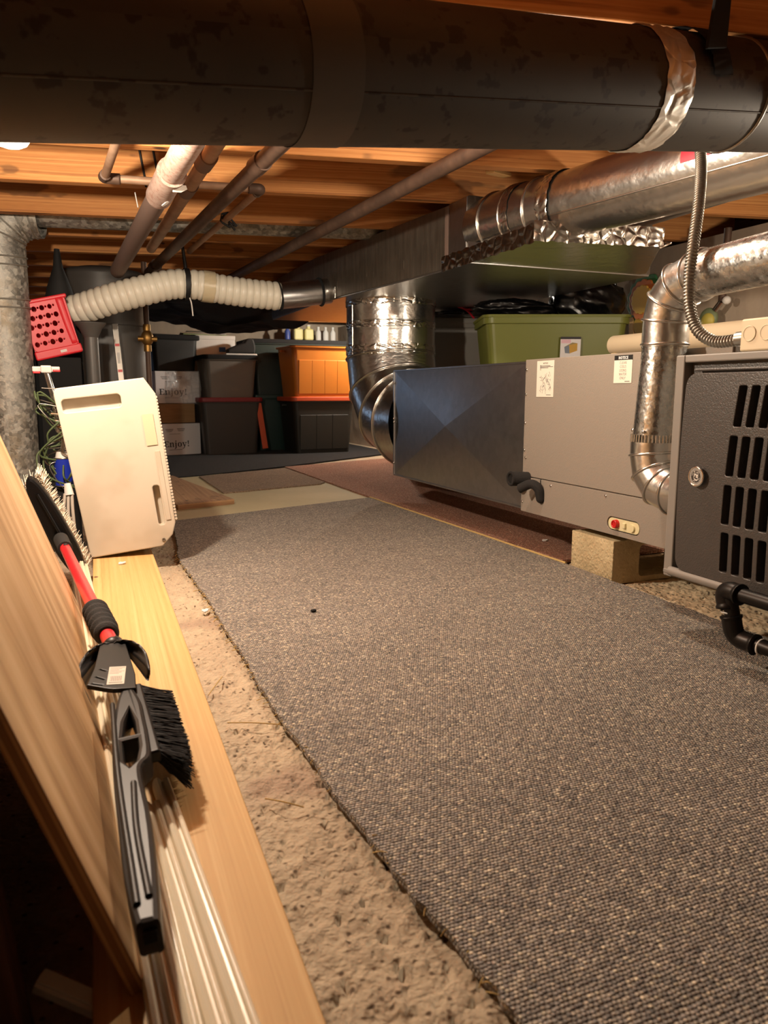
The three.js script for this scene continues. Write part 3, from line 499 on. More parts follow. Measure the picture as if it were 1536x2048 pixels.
// ---------- ice scraper with brush ----------
{
  const s = thing('ice_scraper', 'dark grey ice scraper with black side brush lying on the mouldings', 'ice scraper', [0.034, 0.098, -0.72]); s.rotation.set(0.0, 0, 5 * D2R, 'YXZ');
  const X = 0.034, Z = -0.72, loc = pts => pts.map(p => [p[0] - X, -(p[1] - Z)]);
  const h = new THREE.Shape(); const L = loc([[0.037, -0.965], [0.024, -0.906], [0.015, -0.815], [0.012, -0.719], [0.012, -0.629], [0.0125, -0.557], [0.017, -0.500], [0.034, -0.498], [0.038, -0.568], [0.040, -0.640], [0.039, -0.726], [0.050, -0.752], [0.0525, -0.800], [0.0525, -0.845], [0.052, -0.895], [0.046, -0.945]]);
  h.moveTo(...L[0]); h.splineThru(L.slice(1, 7).map(p => new THREE.Vector2(...p))); h.lineTo(...L[7]); h.splineThru(L.slice(8).map(p => new THREE.Vector2(...p))); h.closePath();
  for (const w of [[[0.0375, -0.882], [0.030, -0.845], [0.0262, -0.808], [0.040, -0.808], [0.0405, -0.84]], [[0.0255, -0.797], [0.0245, -0.750], [0.029, -0.736], [0.035, -0.745], [0.040, -0.775], [0.0405, -0.797]]]) { const p = new THREE.Path(loc(w).map(q => new THREE.Vector2(...q))); p.closePath(); h.holes.push(p); }
  const hg = extrude(h, 0.020, 0.0045, 24); hg.rotateX(-PI / 2); part(s, 'handle', place(uvSmooth(hg), 0, -0.012, 0), M.greyPlastic);
  part(s, 'handle_groove', [tube([[0.030 - X, 0.0125, -0.70 - Z], [0.027 - X, 0.0128, -0.62 - Z], [0.029 - X, 0.0125, -0.525 - Z]], 0.003, 16, 8), tube([[0.0195 - X, 0.0125, -0.90 - Z], [0.017 - X, 0.013, -0.72 - Z], [0.020 - X, 0.0125, -0.52 - Z]], 0.003, 24, 8)], M.greyPlastic);
  part(s, 'end_socket', box(0.010, 0.009, 0.004, 0.026 - X, 0.002, 0.224, 0.001), M.void);
  const bl = new THREE.Shape(loc([[0.012, -1.118], [0.047, -1.120], [0.0515, -0.985], [0.049, -0.935], [0.022, -0.938], [0.012, -0.944], [-0.008, -0.960], [0.002, -1.02]]).map(q => new THREE.Vector2(...q)));
  for (const [a, b] of [[[-0.002, -0.962], [0.010, -0.954]], [[0.003, -0.985], [0.013, -0.973]], [[0.009, -1.012], [0.016, -1.004]]]) { const d = [b[0] - a[0], b[1] - a[1]], l = Math.hypot(...d), n = [-d[1] / l * 0.0016, d[0] / l * 0.0016], p = new THREE.Path(loc([[a[0] + n[0], a[1] + n[1]], [b[0] + n[0], b[1] + n[1]], [b[0] - n[0], b[1] - n[1]], [a[0] - n[0], a[1] - n[1]]]).map(q => new THREE.Vector2(...q))); p.closePath(); bl.holes.push(p); }
  const bg = extrude(bl, 0.004, 0.0012); bg.rotateX(-PI / 2); const blade = part(s, 'blade', place(uvSmooth(bg), 0, 0.0105, 0, 0.0, 0, -8 * D2R), M.blackPlastic);
  const st = print(192, 256, (g, w, hh) => { g.fillStyle = '#c8beb0'; g.fillRect(0, 0, w, hh); g.fillStyle = '#6b6259'; for (let i = 0; i < 6; i++) g.fillRect(14, 16 + i * 17, w - 28 - (i % 3) * 30, 6); for (let x = 30; x < w - 34; x += 5) g.fillRect(x, 140, 1 + (x * 7) % 4, 74); g.fillRect(20, 226, w - 40, 12); });
  const sg = new THREE.BoxGeometry(0.021, 0.0006, 0.062); const sk = new THREE.Mesh(sg, st); sk.name = 'barcode_sticker'; sk.position.set(0.029 - X, 0.0172, -0.982 - Z); sk.rotation.set(0, -0.1, -8 * D2R, 'YXZ'); s.add(sk); sk.userData.label = 'white barcode sticker';
  part(s, 'bristle_core', place(uvSmooth(extrude(shapeOf([[0, -0.006], [0.028, -0.030], [0.034, -0.044], [0.012, -0.030]]), 0.18, 0)), 0.055 - X, 0, -0.958 - Z), M.bristleBlack);
  part(s, 'brush_back', box(0.014, 0.014, 0.20, 0.052 - X, 0.0, -0.865 - Z, 0.003, 0, 0.02), M.blackPlastic);
  const br = []; for (let i = 0; i < 2600; i++) { const z = rr(-0.962, -0.772), y = rr(-0.008, 0.006), ln = rr(0.030, 0.040) * (z > -0.80 ? 0.85 : 1); br.push(cyl(V(0.055 - X, y, z - Z), V(0.055 + ln - X, y - rr(0.012, 0.046), z - Z + rr(-0.006, 0.008)), 0.0009, 0.0006, 3, false)); }
  tag(part(s, 'bristles', br, M.bristleBlack), null, null, null, 'stuff');
}
// ---------- furnace, coil case and sheet-metal box, all facing the aisle (local x runs towards the viewer, local z out of the face) ----------
const screwGeo = new THREE.SphereGeometry(0.0042, 10, 6).scale(1, 1, 0.55);
function screws(parent, list, mat = M.bead) { list.forEach(([x, y, z = 0.002]) => { const m = new THREE.Mesh(screwGeo, mat); m.name = 'screw'; m.position.set(x, y, z); parent.add(m); }); }
{
  const f = thing('furnace', 'dark grey furnace laid on its side with slotted door and round badge', 'furnace', [1.06, 0.127, -1.112]); f.rotation.y = -PI / 2;
  const L = 0.86, H = 0.42, Dp = 0.62;
  part(f, 'cabinet', [box(L, H - 0.02, Dp - 0.03, L / 2, H / 2, -Dp / 2 - 0.03, 0.002)], M.frameGrey);
  part(f, 'side_flange', box(0.022, H + 0.006, 0.05, 0.011, H / 2 - 0.003, -0.022, 0.003), M.frameGrey);
  part(f, 'top_flange', box(L, 0.014, 0.05, L / 2, H - 0.007, -0.024, 0.003), M.frameGrey);
  part(f, 'bottom_flange', [box(L, 0.010, 0.06, L / 2, 0.004, -0.026, 0.003), cyl(V(0.02, 0.007, 0.004), V(0.36, 0.007, 0.004), 0.009, 0.009, 16)], M.frameGrey);
  part(f, 'recess', box(L - 0.03, 0.05, 0.01, L / 2 + 0.01, H - 0.035, -0.02), M.doorGrey);
  // door: bulged panel pierced by four rows of slots
  const x0 = 0.032, x1 = L - 0.01, y0 = 0.014, y1 = 0.386, door = new THREE.Shape(); const r = 0.03;
  door.moveTo(x0 + r, y0); door.lineTo(x1, y0); door.lineTo(x1, y1); door.lineTo(x0 + r, y1); door.quadraticCurveTo(x0 + 0.004, y1, x0 + 0.003, y1 - r); door.quadraticCurveTo(x0 - 0.006, (y0 + y1) / 2, x0 + 0.003, y0 + r); door.quadraticCurveTo(x0 + 0.004, y0, x0 + r, y0);
  const rows = [[0.293, 0.363, 0.150], [0.206, 0.277, 0.141], [0.120, 0.190, 0.139], [0.034, 0.105, 0.143]];
  for (const [a, b, s] of rows) for (let k = 0; k < 12; k++) {
    const x = s + k * 0.0262, p = new THREE.Path(), w = 0.0165, lean = 0.007 * ((a + b) / 2 - 0.12) / 0.2;
    p.moveTo(x, a + 0.004); p.quadraticCurveTo(x, a, x + 0.004, a); p.lineTo(x + w - 0.003, a); p.quadraticCurveTo(x + w, a, x + w, a + 0.004); p.lineTo(x + w + lean, b - 0.004); p.quadraticCurveTo(x + w + lean, b, x + w - 0.004 + lean, b); p.lineTo(x + 0.004 + lean, b); p.quadraticCurveTo(x + lean, b, x + lean, b - 0.004); p.closePath(); door.holes.push(p);
  }
  const dg = extrude(door, 0.022, 0.0015, 8); part(f, 'door', place(uvSmooth(dg), 0, 0, -0.014), M.doorGrey, 'dark slotted door');
  part(f, 'door_lip', box(L - 0.05, 0.005, 0.012, L / 2 + 0.02, y1 + 0.006, -0.004, 0.002), M.doorGrey);
  part(f, 'dark_inside', box(L - 0.1, 0.35, 0.004, L / 2 + 0.03, 0.2, -0.016), M.void);
  const bd = print(256, 256, (g, w) => {
    g.fillStyle = '#b9b4ac'; g.fillRect(0, 0, w, w); g.translate(w / 2, w / 2); g.rotate(-PI / 2);
    g.fillStyle = '#3a3633'; g.beginPath(); g.arc(0, 0, 104, 0, 7); g.fill(); g.strokeStyle = '#d8d4cc'; g.lineWidth = 7; g.beginPath(); g.arc(0, 0, 92, 0, 7); g.stroke();
    for (let k = 0; k < 4; k++) { g.save(); g.rotate(k * PI / 2 + 0.4); g.beginPath(); g.arc(0, -84, 20, 0.4, 2.5); g.stroke(); g.restore(); }
    g.fillStyle = '#e2ddd4'; g.font = 'italic bold 108px serif'; g.textAlign = 'center'; g.textBaseline = 'middle'; g.fillText('G', -30, 2); g.fillText('E', 30, 4);
  }, 0.35);
  const bg = new THREE.Group(); bg.name = 'badge'; bg.position.set(0.083, 0.199, 0.015); f.add(bg);
  const dc = new THREE.CircleGeometry(0.0165, 40); dc.translate(0, 0, 0.0032); part(bg, 'badge_print', dc, bd); part(bg, 'badge_ring', new THREE.TorusGeometry(0.0168, 0.002, 8, 40).translate(0, 0, 0.0025), M.chrome); part(bg, 'badge_back', new THREE.CylinderGeometry(0.0172, 0.0172, 0.003, 36).rotateX(PI / 2).translate(0, 0, 0.0015), M.chrome);
}
{
  const c = thing('coil_case', 'beige grey coil case between furnace and sheet-metal box, on a block', 'coil case', [1.222, 0.127, -1.876]); c.rotation.y = -PI / 2;
  const L = 0.745, H = 0.444;
  part(c, 'case', box(L, H, 0.43, L / 2, H / 2, -0.219, 0.002), M.beige);
  part(c, 'upper_panel', box(L - 0.002, H - 0.106, 0.004, L / 2, 0.106 + (H - 0.106) / 2, 0.0, 0.0015), M.beige);
  part(c, 'lower_panel', (() => { const s = roundRect(0.001, 0.0, L - 0.002, 0.1035, 0.002); s.holes.push(roundRect(0.395, 0.012, 0.118, 0.034, 0.0165, THREE.Path)); return place(uvSmooth(extrude(s, 0.004, 0.0008, 16)), 0, 0, 0.0); })(), M.beige);
  const dp = part(c, 'drain_plate', (() => { const g = extrude(roundRect(0.398, 0.0145, 0.112, 0.029, 0.014), 0.002, 0.0008, 16); return place(uvSmooth(g), 0, 0, 0.0008); })(), std({ color: 0xd9cfa4, roughness: 0.5 }), 'pale yellow drain fitting');
  part(dp, 'drain_cap', [cyl(V(0.430, 0.030, 0.002), V(0.430, 0.030, 0.012), 0.011, 0.010, 20), new THREE.TorusGeometry(0.0085, 0.002, 8, 20).translate(0.430, 0.030, 0.012)], std({ color: 0xc01c1c, roughness: 0.4 }), 'red drain cap');
  part(dp, 'drain_port', [cyl(V(0.487, 0.028, 0.002), V(0.487, 0.028, 0.008), 0.010, 0.009, 20), box(0.010, 0.014, 0.008, 0.460, 0.030, 0.005, 0.002)], std({ color: 0xd9cfa4, roughness: 0.5 }));
  part(c, 'painted_drain_shade', box(0.12, 0.036, 0.001, 0.454, 0.029, 0.0002), M.rubber);  // dark sheet paints the shade in the gap round the drain plate
  screws(c, [[0.008, 0.415, 0.003], [0.008, 0.345, 0.003], [0.008, 0.262, 0.003], [0.008, 0.182, 0.003], [0.016, 0.160, 0.003], [0.008, 0.028, 0.005], [0.150, 0.092, 0.005], [0.385, 0.094, 0.005]]);
  for (const [x, y, r] of [[0.030, 0.098, 0.021], [0.078, 0.085, 0.017]]) {
    const g = new THREE.Group(); g.name = 'pipe_stub'; c.add(g);
    part(g, 'foam_sleeve', x < 0.05 ? [cyl(V(x, y, 0.0), V(x - 0.012, y + 0.002, 0.052), r, r * 1.02, 24), new THREE.TorusGeometry(r * 0.86, r * 0.2, 8, 24).translate(x - 0.012, y + 0.002, 0.052)] : [tube([[x + 0.03, y - 0.035, 0.008], [x + 0.028, y - 0.006, 0.016], [x + 0.012, y + 0.006, 0.028], [x - 0.02, y - 0.010, 0.048]], r * 0.8, 20, 18), new THREE.SphereGeometry(r * 0.8, 14, 10).translate(x + 0.03, y - 0.035, 0.008)], M.foam, 'black foam pipe sleeve');
    part(g, 'bore', x < 0.05 ? cyl(V(x - 0.012, y + 0.002, 0.050), V(x - 0.0122, y + 0.002, 0.0532), r * 0.6, r * 0.6, 16) : cyl(V(x - 0.0195, y - 0.0098, 0.0475), V(x - 0.0215, y - 0.011, 0.0492), r * 0.55, r * 0.55, 16), M.void);
  }
  part(c, 'wire_end', tube([[0.10, 0.105, 0.004], [0.101, 0.098, 0.006], [0.102, 0.09, 0.004]], 0.0015, 6, 6), M.wireBlack);
  label(c, 'diagram_sticker', 0.082, 0.10, 0.102, 0.388, 0.0022, print(256, 320, (g, w, h) => {
    g.fillStyle = '#ddd6c8'; g.fillRect(0, 0, w, h); g.fillStyle = '#222'; g.font = 'bold 20px sans-serif'; g.fillText('▲ NOTICE', 78, 30); g.fillRect(50, 44, 150, 5); g.fillRect(50, 54, 190, 4); g.fillRect(50, 62, 120, 4); g.strokeStyle = '#555'; g.lineWidth = 3; g.strokeRect(48, 40, 14, 40);
    let s = 7; const q = () => (s = (s * 16807) % 2147483647) / 2147483647; g.strokeStyle = '#444'; g.lineWidth = 2.5; for (let i = 0; i < 26; i++) { g.beginPath(); const x = 50 + q() * 150, y = 100 + q() * 180; g.moveTo(x, y); g.lineTo(x + 40 * (q() - 0.3), y - 30 * q()); g.lineTo(x + 50 * (q() - 0.3), y + 30 * q()); g.stroke(); } for (let i = 0; i < 5; i++) { g.beginPath(); g.arc(60 + q() * 130, 110 + q() * 160, 11, 0, 7); g.stroke(); } g.fillRect(150, 300, 70, 4);
  }), 'white diagram sticker');
  label(c, 'notice_sticker', 0.064, 0.066, 0.423, 0.406, 0.0022, print(256, 264, (g, w, h) => {
    g.fillStyle = '#e0d8c8'; g.fillRect(0, 0, w, h); g.fillStyle = '#111'; g.fillRect(0, 0, w, 46); g.fillStyle = '#eee'; g.font = 'bold 38px sans-serif'; g.textAlign = 'center'; g.fillText('NOTICE', w / 2, 37);
    g.fillStyle = '#2a2a2a'; g.font = '34px sans-serif'; ['CLEAN', 'COILS', 'USING', 'WATER', 'ONLY'].forEach((t, i) => g.fillText(t, w / 2, 84 + i * 36)); g.fillRect(160, 246, 70, 6);
  }), 'white sticker with black NOTICE band');
}
{ // galvanised supply box with a cross break
  const p = thing('supply_box', 'galvanised sheet-metal box with cross-broken side left of the coil case', 'duct', [1.226, 0.134, -1.874]); p.rotation.y = PI / 2; // local x away from the viewer, z into the case
  const L = 0.99, H = 0.43, Dp = 0.40;
  part(p, 'shell', box(L, H, Dp - 0.012, L / 2, H / 2, Dp / 2 + 0.008, 0.001), M.galv);
  const mk = (a, b, c2) => { const g = new THREE.BufferGeometry(); g.setAttribute('position', new THREE.Float32BufferAttribute([...a, ...b, ...c2], 3)); g.computeVertexNormals(); g.setAttribute('uv', new THREE.Float32BufferAttribute([a[0], a[1], b[0], b[1], c2[0], c2[1]], 2)); return g; };
  const o = 0.001, A = [0, 0, o], B = [L, 0, o], C = [L, H, o], E = [0, H, o], X = [L * 0.5, H * 0.52, -0.014];
  const panel = new THREE.Group(); panel.name = 'side_panel'; p.add(panel);
  [[A, X, B], [B, X, C], [C, X, E], [E, X, A]].forEach(t => part(panel, 'facet', mk(...t), M.galv));
  part(p, 'seam_edge', [box(L, 0.006, 0.010, L / 2, H, 0.002, 0.001), box(L, 0.006, 0.010, L / 2, 0, 0.002, 0.001), box(0.008, H, 0.010, L, H / 2, 0.002, 0.001)], M.galv);
  [[L - 0.004, 0.38], [L - 0.004, 0.235], [L - 0.004, 0.22], [L - 0.004, 0.05]].forEach(([x, y]) => { const m = new THREE.Mesh(screwGeo, M.bead); m.name = 'screw'; m.scale.setScalar(1.4); m.position.set(x, y, -0.004); p.add(m); });
}
{
  const b = thing('concrete_block', 'solid concrete block carrying the coil case on the floor', 'block', [1.222, 0, -1.626]);
  part(b, 'block', (() => { const s = roundRect(0, -0.002, 0.40, 0.112, 0.003); s.holes.push(roundRect(0.085, 0.012, 0.24, 0.082, 0.012, THREE.Path)); return uvSmooth(extrude(s, 0.166, 0.0015)); })(), M.block, 'concrete block with a hollow core');
  const b2 = thing('concrete_block', 'dark concrete block in shade under the furnace body', 'block', [1.45, 0, -1.05]); part(b2, 'block', box(0.20, 0.112, 0.4, 0.10, 0.056, 0.2, 0.003), M.block);
}
{ // black gas pipe by the furnace foot
  const g = thing('gas_pipe', 'black iron gas pipe with elbows at the furnace foot', 'pipe', [0, 0, 0]);
  part(g, 'pipe', [cyl(V(1.015, 0.142, -0.905), V(1.005, 0.146, -0.5), 0.0125, 0.0125, 20), cyl(V(1.015, 0.142, -0.912), V(1.02, 0.085, -0.90), 0.0125, 0.0125, 20), cyl(V(1.025, 0.064, -0.885), V(1.07, 0.040, -0.5), 0.0125, 0.0125, 20)], M.ironPipe);
  part(g, 'elbow', [sweep([V(1.014, 0.1425, -0.885), V(1.015, 0.143, -0.908), V(1.016, 0.136, -0.919), V(1.017, 0.112, -0.914)], 24, (s, L) => s < 0.006 || L - s < 0.006 ? 0.0185 : 0.0165, 20)], M.ironPipe);
  part(g, 'elbow', [sweep([V(1.019, 0.100, -0.907), V(1.021, 0.073, -0.900), V(1.024, 0.064, -0.892), V(1.028, 0.061, -0.860)], 24, (s, L) => s < 0.006 || L - s < 0.006 ? 0.0185 : 0.0165, 20)], M.ironPipe);
  part(g, 'thread_tape', [new THREE.TorusGeometry(0.0133, 0.0018, 8, 24).rotateX(PI / 2).translate(1.0185, 0.106, -0.9105), new THREE.TorusGeometry(0.0133, 0.0018, 8, 24).translate(1.030, 0.060, -0.850)], M.white, 'white thread tape');
}
{ // flue: elbow at the foot, riser, elbow at the top, run towards the viewer
  const f = thing('flue_pipe', 'shiny galvanised flue rising from furnace and turning over the coil case', 'flue', [0, 0, 0]);
  const arc = (c, a, b, r, n, a0 = 0, a1 = PI / 2) => { const o = []; for (let i = 0; i <= n; i++) { const t = a0 + (a1 - a0) * i / n; o.push(c.clone().addScaledVector(a, Math.cos(t) * r).addScaledVector(b, Math.sin(t) * r)); } return o; };
  const X0 = 1.160, R = 0.048, lowC = V(X0, 0.345, -1.197), low = arc(lowC, V(0, -1, 0), V(0, 0, -1), 0.075, 3);
  const lowPts = [V(X0, 0.27, -1.10), ...low, V(X0, 0.372, -1.272)];
  const m1 = mitre(lowPts, R); const e1 = new THREE.Group(); e1.name = 'lower_elbow'; f.add(e1);
  m1.gores.forEach(g => part(e1, 'gore', g, M.shiny)); part(e1, 'seam', m1.rings.slice(1, -1).map(r => bead(r, 0.0028)), M.bead);
  const top = V(X0 + 0.012, 0.585, -1.268), bot = V(X0, 0.352, -1.272); part(f, 'riser', cyl(bot, top, R * 0.955, R * 0.955, 48, false), M.flue);
  const crimp = []; for (let i = 0; i < 40; i++) { const a = i / 40 * 2 * PI; crimp.push(cyl(V(X0 + Math.cos(a) * R * 0.975, 0.372, -1.272 + Math.sin(a) * R * 0.975), V(X0 + Math.cos(a) * R * 0.965, 0.388, -1.272 + Math.sin(a) * R * 0.965), 0.0022, 0.0018, 6)); } part(f, 'crimped_end', crimp, M.bead);
  const tc = V(X0 + 0.012, 0.628, -1.188), hi = arc(tc, V(0, 0, -1), V(0, 1, 0), 0.080, 3);
  const m2 = mitre([top.clone().add(V(0, -0.012, 0)), ...hi, V(X0 + 0.010, 0.712, -1.165)], R); const e2 = new THREE.Group(); e2.name = 'upper_elbow'; f.add(e2);
  m2.gores.forEach(g => part(e2, 'gore', g, M.shiny)); part(e2, 'seam', [...m2.rings.slice(1, -1).map(r => bead(r, 0.0030)), ringAt(top.clone().add(V(0, -0.006, 0)), V(0, 1, 0), R, 0.003), ringAt(V(X0 + 0.010, 0.711, -1.168), V(0, 0.03, 1), R, 0.003)], M.bead);
  part(f, 'upper_run', cyl(V(X0 + 0.010, 0.711, -1.172), V(X0 - 0.01, 0.733, -0.45), R * 0.97, R * 0.97, 48, false), M.flue);
  screws(f, []); for (const [x, y, z] of [[X0 - 0.033, 0.600, -1.265], [X0 - 0.045, 0.395, -1.255], [X0 - 0.030, 0.396, -1.305]]) { const m = new THREE.Mesh(screwGeo, M.bead); m.name = 'screw'; m.position.set(x, y, z); m.rotation.y = -PI / 2; f.add(m); }
}
{ // flexible metal conduit and junction box
  const c = thing('conduit', 'flexible ribbed metal conduit hanging from the ceiling to the junction box', 'conduit', [0, 0, 0]);
  part(c, 'ribbed_tube', sweep([[1.235, 1.10, -1.30], [1.205, 0.955, -1.235], [1.145, 0.845, -1.17], [1.105, 0.74, -1.138], [1.096, 0.70, -1.132], [1.094, 0.640, -1.124], [1.095, 0.595, -1.102], [1.10, 0.572, -1.065], [1.105, 0.572, -1.005]], 760, s => 0.0098 + 0.0016 * Math.sin(s / 0.0064 * 2 * PI), 14), M.conduit);
  part(c, 'connector', cyl(V(1.104, 0.573, -1.015), V(1.105, 0.574, -0.995), 0.0125, 0.0125, 18), M.steel);
  const j = thing('junction_box', 'cream metal junction box on top of the furnace with round knockouts', 'junction box', [1.105, 0.549, -0.995]); j.rotation.y = -PI / 2;
  part(j, 'box', box(0.10, 0.056, 0.055, 0.05, 0.028, -0.010, 0.004), M.jbox);
  for (const x of [0.020, 0.055]) { part(j, 'knockout', [new THREE.TorusGeometry(0.0125, 0.0012, 8, 28).translate(x, 0.03, 0.018), cyl(V(x, 0.03, 0.015), V(x, 0.03, 0.0185), 0.0115, 0.0115, 28)], M.jbox); }
  part(j, 'lid_screw', [cyl(V(0.04, 0.055, -0.01), V(0.04, 0.062, -0.01), 0.004, 0.003, 10)], M.steel);
  const p = thing('plastic_pipe', 'cream plastic drain pipe running along behind the flue', 'pipe', [0, 0, 0]);
  part(p, 'pipe', [cyl(V(1.45, 0.612, -0.7), V(1.45, 0.612, -1.77), 0.027, 0.027, 28)], M.pvc);
  part(p, 'coupling', [cyl(V(1.45, 0.613, -1.22), V(1.45, 0.613, -1.50), 0.0315, 0.0315, 28), ringAt(V(1.45, 0.613, -1.50), V(0, 0, 1), 0.030, 0.003)], M.pvc);
  part(p, 'support', [box(0.04, 0.018, 0.02, 1.45, 0.579, -1.25, 0.002), box(0.04, 0.018, 0.02, 1.45, 0.579, -1.75, 0.002)], M.jbox);
}
// ---------- ducts ----------
const OV = {};
{ // wide wrapped trunk duct with end pan
  const t = thing('trunk_duct', 'wide foil-wrapped rectangular duct under the joists with shiny bottom', 'duct', [0, 0, 0]);
  const outer = [[1.10, -3.55], [1.222, -2.40], [1.222, -2.24], [1.98, -2.24], [2.0, -3.0], [2.02, -4.4], [1.10, -4.4]];
  const prism = (pts, y0, y1) => { const g = extrude(shapeOf(pts.map(p => [p[0], -p[1]])), y1 - y0, 0.002); g.rotateX(-PI / 2); g.translate(0, y0, 0); return g; };
  part(t, 'wrap', uvBox(prism(outer, 0.905, 1.108)), M.trunk);
  part(t, 'bottom_sheet', uvBox(prism(outer.map(([x, z]) => [x + 0.004 * (x < 1.5 ? 1 : -1), z]), 0.899, 0.9035)), M.galv);
  part(t, 'wrap_seam', box(0.006, 0.2, 0.022, 1.220, 1.005, -2.39, 0.001), M.drainDark, 'dark seam strip'); part(t, 'end_wrap', box(0.006, 0.206, 0.125, 1.221, 1.005, -2.31, 0.001), M.galv, 'lighter end wrap');
  // shallow pan at the near end
  const pan = new THREE.Group(); pan.name = 'end_pan'; t.add(pan);
  const po = [[1.222, -2.26], [1.222, -1.85], [1.615, -1.785], [1.93, -2.2], [1.93, -2.26]];
  part(pan, 'pan_sheet', uvBox(prism(po, 0.902, 0.944)), M.shiny);
  const strip = (a, b, y0, y1, sd, th = 0.0016) => { const n = 60, rows = 8, pos = [], uv = [], idx = [], dx = b[0] - a[0], dz = b[1] - a[1], L = Math.hypot(dx, dz), nx = dz / L, nz = -dx / L; for (let i = 0; i <= rows; i++) for (let k = 0; k <= n; k++) { const w = th + 0.005 * Math.abs(N3(k * 0.21, i * 0.25, sd)) + 0.003 * N3(k * 0.13, 3, sd), y = y0 + (y1 - y0) * i / rows + (i === 0 || i === rows ? 0.006 * N3(k * 0.3, i, sd + 2) : 0); pos.push(a[0] + dx * k / n - nx * w, y, a[1] + dz * k / n - nz * w); uv.push(L * k / n, y); } for (let i = 0; i < rows; i++) for (let k = 0; k < n; k++) { const p = i * (n + 1) + k, q = p + n + 1; idx.push(p, p + 1, q, q, p + 1, q + 1); } const g = new THREE.BufferGeometry(); g.setAttribute('position', new THREE.Float32BufferAttribute(pos, 3)); g.setAttribute('uv', new THREE.Float32BufferAttribute(uv, 2)); g.setIndex(idx); g.computeVertexNormals(); return g; };
  part(pan, 'foil_tape', [strip([1.215, -1.848], [1.618, -1.782], 0.897, 0.952, 3), strip([1.218, -2.42], [1.218, -1.845], 0.893, 0.945, 9)], M.foilDark, 'crinkled foil tape');
  part(pan, 'foil_tab', box(0.05, 0.006, 0.02, 1.625, 0.905, -1.788, 0.002, 0.3, 0.2, 0.4), M.foil);
  part(t, 'foil_patch', [tapeBand(V(1.412, 0.895, -3.34), V(0, 1, 0), 0.212, 0.045, 0.008, 72, 6, 0, 2 * PI, 5), box(0.05, 0.05, 0.004, 1.125, 0.925, -3.33, 0.001, 0, 1.45)], M.foil);
}
{ // round collar and elbow from the trunk down into the supply box
  const c = thing('duct_elbow', 'large round galvanised elbow dropping from the trunk into the sheet-metal box', 'duct', [0, 0, 0]);
  const R = 0.211, X = 1.412, Y = 0.350, Z = -3.34, br = 0.29;
  const arc = []; for (let i = 0; i <= 3; i++) { const t = PI / 2 * i / 3; arc.push(V(X, Y + br - Math.sin(t) * br, Z + br - Math.cos(t) * br)); }
  const pts = [V(X, 0.905, Z), ...arc, V(X, Y, -2.868)];
  const m = mitre(pts, R, 64); m.gores.forEach((g, i) => part(c, 'gore', g, M.shiny));
  part(c, 'seam', m.rings.slice(1, -1).map(r => bead(r, 0.006)), M.bead);
  part(c, 'collar_band', [ringAt(V(X, 0.80, Z), V(0, 1, 0), R, 0.003), ringAt(V(X, 0.665, Z), V(0, 1, 0), R, 0.004)], M.bead);
  part(c, 'foil_tape', [tapeBand(V(X, 0.785, Z), V(0, 1, 0), R, 0.03, 0.006, 90, 6, 0, 2 * PI, 11), tapeBand(V(X, 0.672, Z), V(0, 1, 0), R, 0.05, 0.008, 90, 8, 0, 2 * PI, 13)], M.foil, 'crinkled foil tape');
  part(c, 'long_seam', cyl(V(X - R * 0.985, 0.90, Z + R * 0.17), V(X - R * 0.985, 0.64, Z + R * 0.17), 0.004, 0.004, 8), M.bead);
}
